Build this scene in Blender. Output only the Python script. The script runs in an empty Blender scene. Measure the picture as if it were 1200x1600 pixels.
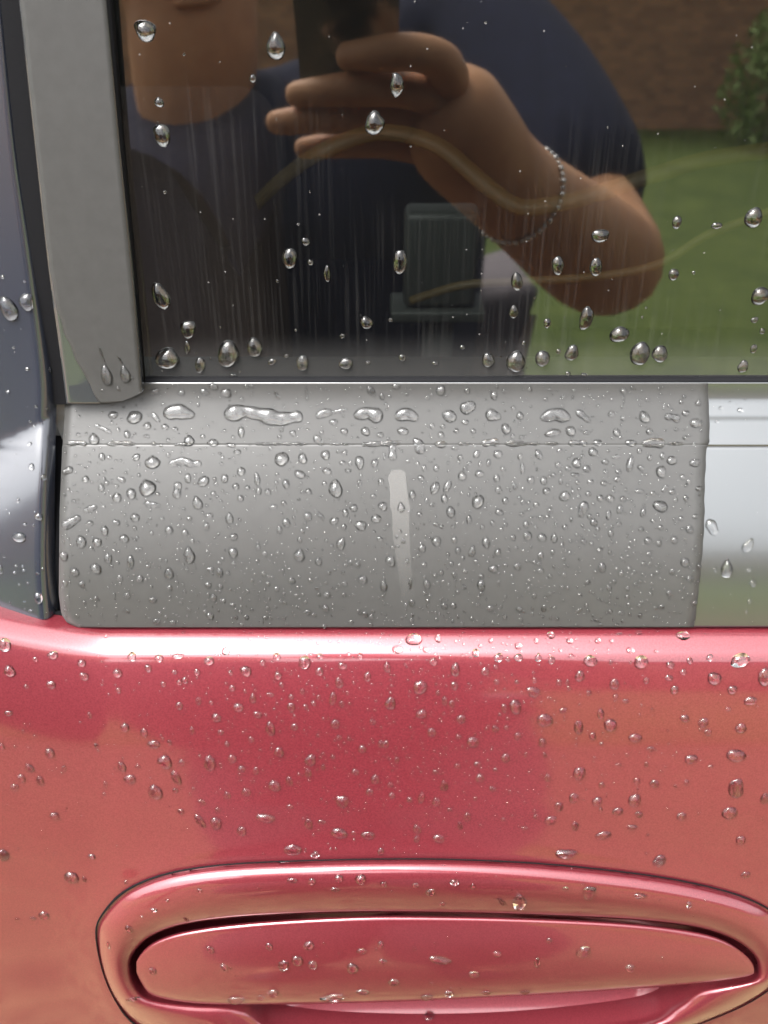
import bpy, bmesh, math, random
from mathutils import Vector, Matrix
from mathutils.bvhtree import BVHTree

random.seed(7)
R = math.radians
scene = bpy.context.scene
COL = scene.collection

# ------------------------------------------------------------------ camera
FPX = 1505.0                       # focal length in photograph pixels (1200 x 1600)
PITCH = R(39)
O = Vector((0, 0, 0.93))           # the point of the door in the middle of the picture
DIST = 0.31
C = O + DIST * Vector((0, -math.cos(PITCH), math.sin(PITCH)))
F = Vector((0, math.cos(PITCH), -math.sin(PITCH)))
U = Vector((0, math.sin(PITCH), math.cos(PITCH)))
RT = Vector((1, 0, 0))
cam_data = bpy.data.cameras.new('camera')
cam = bpy.data.objects.new('camera', cam_data)
COL.objects.link(cam)
cam.location = C
cam.rotation_euler = (math.pi / 2 - PITCH, 0, 0)
cam_data.sensor_fit = 'VERTICAL'
cam_data.sensor_height = 4.54
cam_data.lens = 4.54 * FPX / 1600
cam_data.clip_start = 0.02
cam_data.clip_end = 500
cam_data.dof.use_dof = True
cam_data.dof.focus_distance = 0.315
cam_data.dof.aperture_fstop = 2.4
scene.camera = cam

# ------------------------------------------------------------------ sky, sun, exposure
SUN_EL, SUN_AZ = 62, 226           # azimuth measured from +Y towards +X
world = bpy.data.worlds.new('World')
scene.world = world
world.use_nodes = True
wn, wl = world.node_tree.nodes, world.node_tree.links
wn.clear()
sky = wn.new('ShaderNodeTexSky'); sky.sky_type = 'NISHITA'; sky.sun_disc = False
sky.sun_elevation = R(SUN_EL); sky.sun_rotation = R(SUN_AZ)
sky.air_density = 1.0; sky.dust_density = 6.0; sky.ozone_density = 1.0
hs = wn.new('ShaderNodeHueSaturation'); hs.inputs['Saturation'].default_value = 0.12
bg = wn.new('ShaderNodeBackground'); bg.inputs['Strength'].default_value = 0.15
wo = wn.new('ShaderNodeOutputWorld')
wl.new(sky.outputs[0], hs.inputs['Color']); wl.new(hs.outputs[0], bg.inputs['Color']); wl.new(bg.outputs[0], wo.inputs['Surface'])
sd = bpy.data.lights.new('sun', 'SUN'); sd.energy = 0.8; sd.angle = R(35); sd.color = (1, 0.97, 0.93)
sun = bpy.data.objects.new('sun', sd); COL.objects.link(sun)
sdir = Vector((math.sin(R(SUN_AZ)) * math.cos(R(SUN_EL)), math.cos(R(SUN_AZ)) * math.cos(R(SUN_EL)), math.sin(R(SUN_EL))))
sun.rotation_euler = sdir.to_track_quat('Z', 'Y').to_euler()
sun.location = sdir * 20
scene.view_settings.view_transform = 'Standard'
scene.view_settings.look = 'None'
scene.view_settings.exposure = 2.95
scene.view_settings.gamma = 1
scene.view_settings.use_curve_mapping = False
scene.cycles.use_denoising = True
scene.cycles.max_bounces = 10
scene.cycles.transmission_bounces = 8
scene.cycles.transparent_max_bounces = 16
scene.cycles.caustics_refractive = True
scene.cycles.caustics_reflective = False
scene.cycles.blur_glossy = 0.3
scene.cycles.sample_clamp_indirect = 20

# ------------------------------------------------------------------ helpers
def ray(px, py):
    return F + RT * ((px - 600) / FPX) + U * ((800 - py) / FPX)

def tag(o, label=None, cat=None, group=None, kind=None):
    if label: o['label'] = label
    if cat: o['category'] = cat
    if group: o['group'] = group
    if kind: o['kind'] = kind
    return o

def empty(name, loc=(0, 0, 0)):
    o = bpy.data.objects.new(name, None); COL.objects.link(o); o.location = loc
    o.empty_display_size = 0.05
    return o

def mesh_obj(name, verts, faces, mat=None, parent=None, smooth=True):
    me = bpy.data.meshes.new(name)
    me.from_pydata([tuple(v) for v in verts], [], faces)
    me.update()
    if smooth:
        for p in me.polygons: p.use_smooth = True
    if mat: me.materials.append(mat)
    o = bpy.data.objects.new(name, me); COL.objects.link(o)
    if parent:
        o.parent = parent
        bpy.context.view_layer.update()
        o.matrix_parent_inverse = parent.matrix_world.inverted()
    return o

def bm_obj(name, bm, mat=None, parent=None, smooth=False):
    me = bpy.data.meshes.new(name); bm.to_mesh(me); bm.free()
    if smooth:
        for p in me.polygons: p.use_smooth = True
    if mat: me.materials.append(mat)
    o = bpy.data.objects.new(name, me); COL.objects.link(o)
    if parent:
        o.parent = parent
        bpy.context.view_layer.update()
        o.matrix_parent_inverse = parent.matrix_world.inverted()
    return o

def box(name, lo, hi, mat, parent=None, bevel=0.0, seg=3, rot=None, pivot=None):
    bm = bmesh.new()
    bmesh.ops.create_cube(bm, size=1)
    lo, hi = Vector(lo), Vector(hi)
    for v in bm.verts:
        v.co = Vector(((v.co[i] + 0.5) * (hi[i] - lo[i]) + lo[i] for i in range(3)))
    if bevel:
        bmesh.ops.bevel(bm, geom=bm.edges[:], offset=bevel, segments=seg, profile=0.5, affect='EDGES')
    if rot is not None:
        bmesh.ops.rotate(bm, verts=bm.verts, cent=pivot or (lo + hi) / 2, matrix=rot)
    return bm_obj(name, bm, mat, parent, smooth=bevel > 0)

def solid(o, t, offset=-1):
    m = o.modifiers.new('thickness', 'SOLIDIFY'); m.thickness = t; m.offset = offset
    m.use_even_offset = False
    return o

def interp(pts, r):
    if r <= pts[0][0]: return pts[0][1]
    for (a, va), (b, vb) in zip(pts, pts[1:]):
        if r <= b: return va + (vb - va) * (r - a) / (b - a)
    return pts[-1][1]

def spline(pts, r):
    """smooth (Catmull-Rom) interpolation of (x, value) pairs, linear beyond the ends"""
    n = len(pts)
    if r <= pts[0][0]:
        (a, va), (b, vb) = pts[0], pts[1]; return va + (vb - va) * (r - a) / (b - a)
    if r >= pts[-1][0]:
        (a, va), (b, vb) = pts[-2], pts[-1]; return va + (vb - va) * (r - a) / (b - a)
    for i in range(n - 1):
        a, va = pts[i]; b, vb = pts[i + 1]
        if a <= r <= b:
            t = (r - a) / (b - a)
            m0 = (vb - pts[i - 1][1]) / (b - pts[i - 1][0]) if i > 0 else (vb - va) / (b - a)
            m1 = (pts[i + 2][1] - va) / (pts[i + 2][0] - a) if i < n - 2 else (vb - va) / (b - a)
            m0 *= (b - a); m1 *= (b - a)
            return (2*t**3 - 3*t*t + 1)*va + (t**3 - 2*t*t + t)*m0 + (-2*t**3 + 3*t*t)*vb + (t**3 - t*t)*m1

def march(start, r0, r1, tilt, step=2.0):
    """walk along the door's cross-section (y, z) from row r0 to r1; tilt(row) is the lean from the vertical in degrees"""
    y, z = start
    out = [(r0, y, z)]
    s = step if r1 > r0 else -step
    r = r0
    while (r < r1 - 1e-6) if s > 0 else (r > r1 + 1e-6):
        rn = min(r + s, r1) if s > 0 else max(r + s, r1)
        t = R(tilt((r + rn) / 2))
        dy, dz = -math.sin(t), -math.cos(t)
        d = ray(600, rn)
        # start + k*(dy,dz) = C + m*d
        det = dy * (-d.z) - dz * (-d.y)
        bx_, bz_ = C.y - y, C.z - z
        k = (bx_ * (-d.z) - bz_ * (-d.y)) / det
        y, z = y + k * dy, z + k * dz
        out.append((rn, y, z)); r = rn
    return sorted(out)

class Prof:
    def __init__(s, pts): s.p = sorted(pts)
    def at(s, r):
        p = s.p
        if r <= p[0][0]: return p[0][1], p[0][2]
        if r >= p[-1][0]: return p[-1][1], p[-1][2]
        lo, hi = 0, len(p) - 1
        while hi - lo > 1:
            m = (lo + hi) // 2
            if p[m][0] <= r: lo = m
            else: hi = m
        a, b = p[lo], p[hi]; t = (r - a[0]) / (b[0] - a[0])
        return a[1] + (b[1] - a[1]) * t, a[2] + (b[2] - a[2]) * t
    def pt(s, px, r, off=0.0):
        y, z = s.at(r)
        if off:
            y0, z0 = s.at(r - 2); y1, z1 = s.at(r + 2)
            dy, dz = y1 - y0, z1 - z0; L = math.hypot(dy, dz) or 1
            y += dz / L * off; z += -dy / L * off      # outward normal: (dz, -dy) for a walk downwards
        dep = (y - C.y) * F.y + (z - C.z) * F.z
        return Vector(((px - 600) / FPX * dep, y, z))

def sheet(name, prof, rows, left, right, nx, mat, parent, off=0.0, thick=0.0, shift=None, warp=None, foot=None):
    verts, faces = [], []
    for r in rows:
        l, rr = left(r), right(r)
        for i in range(nx + 1):
            px = l + (rr - l) * i / nx
            v = prof.pt(px, min(r, foot(px)) if foot else r, off)
            if shift: v = v + shift(px, r)
            if warp: v = warp(v, px, r)
            verts.append(v)
    n = nx + 1
    for j in range(len(rows) - 1):
        for i in range(nx):
            faces.append((j*n + i, (j+1)*n + i, (j+1)*n + i + 1, j*n + i + 1))
    o = mesh_obj(name, verts, faces, mat, parent)
    if thick: solid(o, thick)
    return o

def frange(a, b, s):
    n = max(1, int(round((b - a) / s)))
    return [a + (b - a) * i / n for i in range(n + 1)]

def k_(v): return lambda r: v

# ------------------------------------------------------------------ materials
def principled(name, col, rough=0.5, metal=0.0, spec=0.5, coat=0.0, coat_rough=0.03, trans=0.0, ior=1.45):
    m = bpy.data.materials.new(name); m.use_nodes = True
    b = m.node_tree.nodes['Principled BSDF']
    b.inputs['Base Color'].default_value = (*col, 1)
    b.inputs['Roughness'].default_value = rough
    b.inputs['Metallic'].default_value = metal
    b.inputs['Specular IOR Level'].default_value = spec
    b.inputs['Coat Weight'].default_value = coat
    b.inputs['Coat Roughness'].default_value = coat_rough
    b.inputs['Transmission Weight'].default_value = trans
    b.inputs['IOR'].default_value = ior
    return m

def nd(m, t): return m.node_tree.nodes.new(t)
def lk(m, a, b): m.node_tree.links.new(a, b)
def bs(m): return m.node_tree.nodes['Principled BSDF']

def add_noise_colour(m, scale, c0, c1, detail=6, stretch=(1, 1, 1), rough=0.6, p0=0.35, p1=0.65):
    tc = nd(m, 'ShaderNodeTexCoord'); mp = nd(m, 'ShaderNodeMapping'); mp.inputs['Scale'].default_value = stretch
    no = nd(m, 'ShaderNodeTexNoise'); no.inputs['Scale'].default_value = scale; no.inputs['Detail'].default_value = detail
    no.inputs['Roughness'].default_value = rough
    cr = nd(m, 'ShaderNodeValToRGB')
    cr.color_ramp.elements[0].position = p0; cr.color_ramp.elements[1].position = p1
    cr.color_ramp.elements[0].color = (*c0, 1); cr.color_ramp.elements[1].color = (*c1, 1)
    lk(m, tc.outputs['Object'], mp.inputs['Vector']); lk(m, mp.outputs[0], no.inputs['Vector'])
    lk(m, no.outputs['Fac'], cr.inputs['Fac']); lk(m, cr.outputs[0], bs(m).inputs['Base Color'])
    return tc, no

def add_bump(m, scale, strength, dist=0.0002, detail=3, target='Normal'):
    tc = nd(m, 'ShaderNodeTexCoord')
    no = nd(m, 'ShaderNodeTexNoise'); no.inputs['Scale'].default_value = scale; no.inputs['Detail'].default_value = detail
    bp = nd(m, 'ShaderNodeBump'); bp.inputs['Strength'].default_value = strength; bp.inputs['Distance'].default_value = dist
    lk(m, tc.outputs['Object'], no.inputs['Vector']); lk(m, no.outputs['Fac'], bp.inputs['Height'])
    lk(m, bp.outputs[0], bs(m).inputs[target])

M_film = principled('matte_grey_film', (0.33, 0.315, 0.30), rough=0.38, spec=0.29)
add_noise_colour(M_film, 260, (0.0270, 0.0266, 0.0258), (0.0292, 0.0288, 0.0279), detail=8)
add_bump(M_film, 2500, 0.10, 0.00004)
M_pfilm = principled('shaded_grey_film', (0.022, 0.0215, 0.021), rough=0.42, spec=0.2)  # same film, its colour darkened for the shade on the steeper pillar
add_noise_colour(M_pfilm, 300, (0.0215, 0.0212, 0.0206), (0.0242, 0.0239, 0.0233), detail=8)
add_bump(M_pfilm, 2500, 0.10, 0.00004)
M_smear = principled('pale_smear', (0.085, 0.083, 0.080), rough=0.40, spec=0.22)
M_silver = principled('silver_paint', (0.115, 0.119, 0.121), rough=0.28, metal=0.9, coat=0.3)
bs(M_silver).inputs['Coat IOR'].default_value = 1.3
add_bump(M_silver, 3000, 0.08, 0.00002)
M_red = principled('red_metallic_paint', (0.50, 0.05, 0.07), rough=0.40, metal=0.5, coat=1.0, coat_rough=0.08)
add_noise_colour(M_red, 1800, (0.090, 0.0090, 0.0142), (0.116, 0.0148, 0.0208), detail=2)
M_black = principled('gloss_black', (0.010, 0.0115, 0.0165), rough=0.3, spec=0.1, coat=1.0, coat_rough=0.20)
M_pillar = principled('dark_pillar_gloss', (0.018, 0.019, 0.020), rough=0.15, spec=0.2, coat=1.0, coat_rough=0.04)
M_rubber = principled('black_rubber', (0.004, 0.004, 0.0045), rough=0.6, spec=0.04)
add_bump(M_rubber, 900, 0.3, 0.0002)
M_trim = principled('grey_plastic_trim', (0.03, 0.031, 0.031), rough=0.55)
add_bump(M_trim, 700, 0.3, 0.0003)
M_lining = principled('cabin_lining', (0.07, 0.07, 0.072), rough=0.9)
M_seat = principled('seat_fabric', (0.085, 0.062, 0.055), rough=0.95)
add_noise_colour(M_seat, 300, (0.07, 0.05, 0.045), (0.10, 0.075, 0.065))
M_seatdark = principled('dark_seat_fabric', (0.016, 0.018, 0.028), rough=0.9)
M_strap = principled('yellow_strap', (0.060, 0.042, 0.014), rough=0.6)
M_console = principled('console_plastic', (0.04, 0.045, 0.04), rough=0.5)

def glass_material():
    m = bpy.data.materials.new('tinted_window_glass'); m.use_nodes = True
    n, l = m.node_tree.nodes, m.node_tree.links
    n.clear()
    out = n.new('ShaderNodeOutputMaterial')
    tr = n.new('ShaderNodeBsdfTransparent'); tr.inputs['Color'].default_value = (0.095, 0.103, 0.098, 1)
    gl = n.new('ShaderNodeBsdfGlossy'); gl.inputs['Roughness'].default_value = 0.026; gl.inputs['Color'].default_value = (1, 0.99, 0.97, 1)
    fr = n.new('ShaderNodeFresnel'); fr.inputs['IOR'].default_value = 1.74
    mx = n.new('ShaderNodeMixShader')
    l.new(fr.outputs[0], mx.inputs[0]); l.new(tr.outputs[0], mx.inputs[1]); l.new(gl.outputs[0], mx.inputs[2])
    # dust: fine vertical wiper streaks and specks that scatter daylight
    tc = n.new('ShaderNodeTexCoord')
    mp = n.new('ShaderNodeMapping'); mp.inputs['Scale'].default_value = (900, 1, 18)
    n1 = n.new('ShaderNodeTexNoise'); n1.inputs['Scale'].default_value = 1.0; n1.inputs['Detail'].default_value = 4
    l.new(tc.outputs['Object'], mp.inputs['Vector']); l.new(mp.outputs[0], n1.inputs['Vector'])
    r1 = n.new('ShaderNodeMapRange'); r1.inputs[1].default_value = 0.5; r1.inputs[2].default_value = 0.85; r1.inputs[4].default_value = 0.019
    l.new(n1.outputs['Fac'], r1.inputs[0])
    # streaks only in an uneven patch
    n2 = n.new('ShaderNodeTexNoise'); n2.inputs['Scale'].default_value = 11.0; n2.inputs['Detail'].default_value = 2
    l.new(tc.outputs['Object'], n2.inputs['Vector'])
    r2 = n.new('ShaderNodeMapRange'); r2.inputs[1].default_value = 0.48; r2.inputs[2].default_value = 0.66
    l.new(n2.outputs['Fac'], r2.inputs[0])
    mul = n.new('ShaderNodeMath'); mul.operation = 'MULTIPLY'
    l.new(r1.outputs[0], mul.inputs[0]); l.new(r2.outputs[0], mul.inputs[1])
    vo = n.new('ShaderNodeTexVoronoi'); vo.inputs['Scale'].default_value = 230
    l.new(tc.outputs['Object'], vo.inputs['Vector'])
    r3 = n.new('ShaderNodeMapRange'); r3.inputs[1].default_value = 0.03; r3.inputs[2].default_value = 0.075; r3.inputs[3].default_value = 0.16; r3.inputs[4].default_value = 0.0
    l.new(vo.outputs['Distance'], r3.inputs[0])
    sc_ = n.new('ShaderNodeSeparateColor'); l.new(vo.outputs['Color'], sc_.inputs[0])
    gt = n.new('ShaderNodeMath'); gt.operation = 'GREATER_THAN'; gt.inputs[1].default_value = 0.6
    l.new(sc_.outputs[0], gt.inputs[0])
    m3 = n.new('ShaderNodeMath'); m3.operation = 'MULTIPLY'; l.new(r3.outputs[0], m3.inputs[0]); l.new(gt.outputs[0], m3.inputs[1])
    ad = n.new('ShaderNodeMath'); ad.operation = 'ADD'; l.new(mul.outputs[0], ad.inputs[0]); l.new(m3.outputs[0], ad.inputs[1])
    # a film of road dirt that thickens along the lower edge
    at = n.new('ShaderNodeSeparateXYZ'); l.new(tc.outputs['Object'], at.inputs[0])
    r4 = n.new('ShaderNodeMapRange'); r4.interpolation_type = 'SMOOTHSTEP'
    r4.inputs[1].default_value = GLASS_Z0; r4.inputs[2].default_value = GLASS_Z0 + 0.016; r4.inputs[3].default_value = 0.035; r4.inputs[4].default_value = 0.0015
    l.new(at.outputs['Z'], r4.inputs[0])
    ad2 = n.new('ShaderNodeMath'); ad2.operation = 'ADD'; ad2.use_clamp = True; l.new(ad.outputs[0], ad2.inputs[0]); l.new(r4.outputs[0], ad2.inputs[1])
    df = n.new('ShaderNodeBsdfDiffuse'); df.inputs['Color'].default_value = (0.42, 0.41, 0.40, 1)
    m2 = n.new('ShaderNodeMixShader'); l.new(ad2.outputs[0], m2.inputs[0]); l.new(mx.outputs[0], m2.inputs[1]); l.new(df.outputs[0], m2.inputs[2])
    l.new(m2.outputs[0], out.inputs['Surface'])
    return m

for m_, v_ in ((M_red, 1.5), (M_black, 1.65), (M_pillar, 1.5)):
    bs(m_).inputs['Coat IOR'].default_value = v_
def water_material():
    m = bpy.data.materials.new('rain_water'); m.use_nodes = True
    n, l = m.node_tree.nodes, m.node_tree.links
    n.clear()
    out = n.new('ShaderNodeOutputMaterial'); mx = n.new('ShaderNodeMixShader'); fr = n.new('ShaderNodeFresnel'); fr.inputs['IOR'].default_value = 1.38
    rf = n.new('ShaderNodeBsdfRefraction'); rf.inputs['IOR'].default_value = 1.33; rf.inputs['Roughness'].default_value = 0.078
    gl = n.new('ShaderNodeBsdfGlossy'); gl.inputs['Roughness'].default_value = 0.055
    l.new(fr.outputs[0], mx.inputs[0]); l.new(rf.outputs[0], mx.inputs[1]); l.new(gl.outputs[0], mx.inputs[2]); l.new(mx.outputs[0], out.inputs['Surface'])
    return m
M_water = water_material()

# ------------------------------------------------------------------ cross-section of the door
T_LOW = [(697, 39), (740, 36.5), (800, 33), (850, 28.5), (900, 22), (940, 16), (980, 13)]
T_UP = [(598, 8), (606, 14), (622, 20), (632, 38), (648, 40), (651, 24), (656, 24), (660, 39), (694, 40)]
T_UPF = [(598, 10), (610, 20), (630, 33), (650, 36), (694, 38)]       # the film bridges the groove
low = march((O.y, O.z), 800, 980, lambda r: interp(T_LOW, r), 4) + march((O.y, O.z), 800, 697, lambda r: interp(T_LOW, r), 4)
low = Prof(sorted(set(low)))
y0, z0 = low.at(697)
up = Prof(march((y0, z0), 695, 598, lambda r: interp(T_UP, r), 1))
# film: one skin over both
fl = Prof(march((O.y, O.z), 800, 980, lambda r: interp(T_LOW, r), 4)[1:] + march((O.y, O.z), 800, 697, lambda r: interp(T_LOW, r), 4)
          + march(low.at(697), 697, 598, lambda r: interp(T_UPF, r), 2)[:-1])
# red panel
yb, zb = low.at(980)
T_RED = [(978, 89), (986, 88), (991, 84), (995, 72), (999, 67), (1010, 63), (1018, 57), (1025, 41), (1035, 30), (1060, 26), (1100, 22.5), (1160, 19), (1230, 16), (1300, 12.5), (1450, 9), (1600, 6), (1900, 3), (2400, 2)]
red = Prof(march((yb + 0.004, zb - 0.0012), 978, 2400, lambda r: spline(T_RED, r) if r < 2300 else 2, 2))
# glass: set back behind the belt moulding
GT = 8.0
yg, zg = up.at(598)
gbase = (yg + 0.0030, zg + 0.0003)
d_ = ray(600, 592)
glass_p = Prof(march((gbase[0], gbase[1]), 594, -900, k_(GT), 20))
GLASS_Z0 = zg
gn = Vector((0, -math.cos(R(GT)), math.sin(R(GT))))
gp = Vector((0, gbase[0], gbase[1]))
M_glass = glass_material()
# pillar and quarter panel stand proud of the glass
pil = Prof(march((gbase[0] - 0.0080, gbase[1] + 0.004), 594, -900, k_(GT + 2), 20)[:-1] + march((gbase[0] - 0.0080, gbase[1] + 0.004), 594, 640, k_(GT + 5), 4))

# ------------------------------------------------------------------ the door
door = empty('car', (0, 0.6, 0.0))
tag(door, 'side of a red and silver car with a rain-beaded door, window and flap handle', 'car')

def sweep_dz(px):
    if px >= 165: return 0.0
    return 0.0092 * ((165 - px) / 165.0) ** 1.35

# red skin
rows = frange(978, 1060, 2) + frange(1066, 1700, 6) + frange(1740, 1900, 40) + frange(1950, 2400, 50)
# where the handle sits the skin is cut away later by a hole in the grid
OUTER = [(150,1455),(163,1425),(195,1393),(245,1370),(310,1356),(400,1348),(560,1343),(700,1343),(850,1350),(1000,1366),(1100,1384),(1170,1405),(1215,1432),(1235,1470),(1228,1515),(1195,1552),(1125,1588),(1010,1625),(800,1658),(600,1668),(400,1660),(285,1640),(212,1602),(178,1560),(158,1510)]
def in_poly(x, y, poly):
    c = False
    for (x1, y1), (x2, y2) in zip(poly, poly[1:] + poly[:1]):
        if (y1 > y) != (y2 > y) and x < (x2 - x1) * (y - y1) / (y2 - y1) + x1: c = not c
    return c
FLARE = 0.0026
_od = []
for i in range(len(OUTER)):
    p0, p1, p2, p3 = (Vector(OUTER[(i + k) % len(OUTER)]) for k in (-1, 0, 1, 2))
    for t in (0, .25, .5, .75):
        _od.append(tuple(0.5 * ((2*p1) + (p2 - p0)*t + (2*p0 - 5*p1 + 4*p2 - p3)*t*t + (3*p1 - p0 - 3*p2 + p3)*t**3)))
def soft_dist(px, py): return seg_dist(px, py, _od)
def seg_dist(px, py, poly):
    best = 1e9
    for (x1, y1), (x2, y2) in zip(poly, poly[1:] + poly[:1]):
        dx, dy = x2 - x1, y2 - y1
        t = max(0, min(1, ((px - x1)*dx + (py - y1)*dy) / (dx*dx + dy*dy)))
        best = min(best, math.hypot(px - x1 - t*dx, py - y1 - t*dy))
    return best
INNER = [(203,1510),(210,1488),(232,1466),(275,1448),(340,1437),(430,1430),(560,1426),(700,1427),(850,1431),(980,1437),(1080,1448),(1140,1466),(1175,1490),(1184,1512),(1174,1531),(1100,1546),(1060,1572),(1000,1600),(800,1622),(600,1625),(440,1612),(375,1578),(300,1570),(235,1560),(210,1537)]
def skin_pt(px, r):
    v = red.pt(px, r)
    if r > 1180 and -150 < px < 1500:      # the skin swells to the flat seat of the handle
        dd = 0.0 if in_poly(px, r, OUTER) else soft_dist(px, r)
        w = math.exp(-max(0.0, dd - 6) / 46.0) * min(1, (r - 1180) / 80)
        v = v.lerp(PH(px, r, 0.0), w)
    return v + Vector((0, 0, sweep_dz(px)))
HP0 = red.pt(600, 1480)
yA, zA = red.at(1380); yB, zB = red.at(1560)
hv = Vector((0, yB - yA, zB - zA)).normalized()
HN = Vector((0, hv.z, -hv.y)).normalized()
if HN.y > 0: HN = -HN
def PH(px, py, h=0.0):
    """point of the plane parallel to the door skin, h metres proud of it, seen at a pixel"""
    d = ray(px, py); p0 = red.pt(600, 1450) + HN * (h + FLARE)
    t = (p0 - C).dot(HN) / d.dot(HN)
    return C + d * t
pxs = sorted(set([-900, -600, -400, -250] + [round(v) for v in frange(-150, 170, 10)] + [round(v) for v in frange(170, 1290, 14)] + [1400, 1600, 2000]))
verts, faces = [], []
for r in rows:
    for px in pxs:
        verts.append(skin_pt(px, r))
n = len(pxs)
INN2 = [(690 + (x - 690) * 1.02, 1515 + (y - 1515) * 1.08) for x, y in INNER]
for j in range(len(rows) - 1):
    for i in range(n - 1):
        q = [(pxs[i], rows[j]), (pxs[i+1], rows[j]), (pxs[i], rows[j+1]), (pxs[i+1], rows[j+1])]
        if rows[j] > 1330 and (any(in_poly(a, b, INN2) for a, b in q) or all(in_poly(a, b, OUTER) for a, b in q)): continue
        faces.append((j*n + i, (j+1)*n + i, (j+1)*n + i + 1, j*n + i + 1))
skin = mesh_obj('door_skin', verts, faces, M_red, door)
skin['label'] = 'red metallic lower door skin'

# silver panel and belt moulding
panel_left = lambda r: interp([(640, 101), (700, 97), (800, 93), (930, 92), (960, 96), (972, 104), (980, 122)], r)
silver = sheet('silver_panel', low, frange(697, 968, 6) + [971, 974, 977, 980], panel_left, k_(1420), 40, M_silver, door, thick=0.0016)
mould = sheet('belt_moulding', up, frange(598, 695, 1.5), lambda r: interp([(598, 60), (695, 101)], r) if r > 630 else 60, k_(1420), 8, M_silver, door, thick=0.0004)
# the film wrapped over both
film_right = lambda r: interp([(598, 1106), (650, 1109), (690, 1108), (700, 1103), (800, 1101), (900, 1095), (979, 1084)], r) + 0.7 * math.sin(r * 0.047) + 0.4 * math.sin(r * 0.19 + 1)
film_left = lambda r: panel_left(r) + 0.5 if r > 640 else 101
def seam_warp(v, px, r):
    k = max(0.0, 1 - abs(r - 695) / 1.6)
    return v + Vector((0, 0.00012 * k, -0.00008 * k))
film = sheet('grey_film', fl, [598] + frange(600, 690, 5) + [692, 693.4, 694.2, 695, 695.8, 696.6, 698] + frange(702, 968, 5) + [971, 974, 977, 979.5], film_left, film_right, 60, M_film, door, off=0.00035, thick=0.0003, warp=seam_warp)
film['label'] = 'matte grey film wrapped over the silver belt panel'
# pale wiped streak on the film
sv, sf = [], []
SM = [(734, 616, 626), (736, 611, 630), (740, 608, 633), (748, 607, 635), (760, 608, 635), (780, 609, 637), (792, 610, 642), (800, 612, 639), (830, 614, 640), (860, 617, 641), (885, 621, 642), (905, 624, 643), (925, 627, 645), (950, 630, 648)]
for r, a, b in SM:
    for i in range(7): sv.append(fl.pt(a + (b - a) * i / 6 + 0.7 * math.sin(r * .3 + i), r, 0.00055))
for j in range(len(SM) - 1):
    for i in range(6): sf.append((j*7 + i, (j+1)*7 + i, (j+1)*7 + i + 1, j*7 + i + 1))
smear = mesh_obj('pale_smear', sv, sf, M_smear, film)
tc_ = nd(M_smear, 'ShaderNodeTexCoord'); sx_ = nd(M_smear, 'ShaderNodeSeparateXYZ'); mr_ = nd(M_smear, 'ShaderNodeMapRange')
mr_.inputs[1].default_value = 0.0; mr_.inputs[2].default_value = 0.85; mr_.inputs[4].default_value = 0.62
lk(M_smear, tc_.outputs['Generated'], sx_.inputs[0]); lk(M_smear, sx_.outputs['Z'], mr_.inputs[0]); lk(M_smear, mr_.outputs[0], bs(M_smear).inputs['Alpha'])

# dark joint beneath the panel and the shut line on its left: rubber strips
sheet('lower_seal', Prof([(970, yb + 0.004, zb + 0.003), (985, yb + 0.0036, zb - 0.0035)]), [970, 985], k_(60), k_(1420), 4, M_rubber, door, thick=0.001)
gapp = Prof([(r, y + 0.006, z) for r, y, z in low.p])
sheet('gap_seal', gapp, frange(697, 980, 10), lambda r: 60, lambda r: panel_left(r) + 10, 2, M_rubber, door)

# glass and its seal
pane = sheet('window_glass', glass_p, frange(-900, 594, 50), lambda r: interp([(-900, 40), (0, 150), (594, 210)], r), k_(1500), 24, M_glass, door)
sealp = Prof([(r, y - 0.0022, z) for r, y, z in glass_p.p])
sv, sf = [], []
for px in (60, 400, 800, 1420):
    for (dy, dz) in ((-0.0004, 0.0005), (-0.0014, 0.0003), (-0.0024, -0.0003), (-0.0027, -0.004), (0.001, -0.004)):
        v = glass_p.pt(px, 594); sv.append(v + Vector((0, dy, dz)))
for j in range(3):
    for i in range(4): sf.append((j*5 + i, (j+1)*5 + i, (j+1)*5 + i + 1, j*5 + i + 1))
mesh_obj('glass_seal', sv, [tuple(reversed(f)) for f in sf], M_rubber, door)

# window pillar, glossy dark, and the matte film stuck on it
pl_l = lambda r: spline([(-900, -70), (0, 30), (230, 55), (420, 76), (560, 95), (632, 104)], r)
pl_r = lambda r: spline([(-900, 85), (0, 166), (230, 186), (430, 206), (600, 220), (632, 222)], r)
prow = frange(-900, 0, 60) + frange(20, 600, 20) + [606, 612, 618]
def pil_warp(v, px, r): return v
pfoot = lambda px: 632 - 19 * max(0.0, (px - 165) / 57.0) ** 1.6
pillar = sheet('window_pillar', pil, prow + [624, 628, 632], pl_l, pl_r, 16, M_pillar, door, thick=0.004, foot=pfoot)
pfl = lambda r: interp([(-900, -69), (0, 31), (230, 56), (420, 77), (480, 88), (520, 101), (560, 118), (600, 140), (640, 162)], r) + 1.5 * math.sin(r * 0.13)
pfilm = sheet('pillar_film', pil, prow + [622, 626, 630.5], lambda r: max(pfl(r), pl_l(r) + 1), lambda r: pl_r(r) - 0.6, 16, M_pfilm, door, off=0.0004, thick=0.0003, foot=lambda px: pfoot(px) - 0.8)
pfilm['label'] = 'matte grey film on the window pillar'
# black run channel between pillar and glass
chan = Prof([(r, y - 0.005, z) for r, y, z in glass_p.p])
sheet('run_channel', chan, frange(-900, 594, 50), lambda r: pl_r(r) - 14, lambda r: pl_r(r) + interp([(0, 6), (594, 4)], r), 2, M_rubber, door, thick=0.004)

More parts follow.
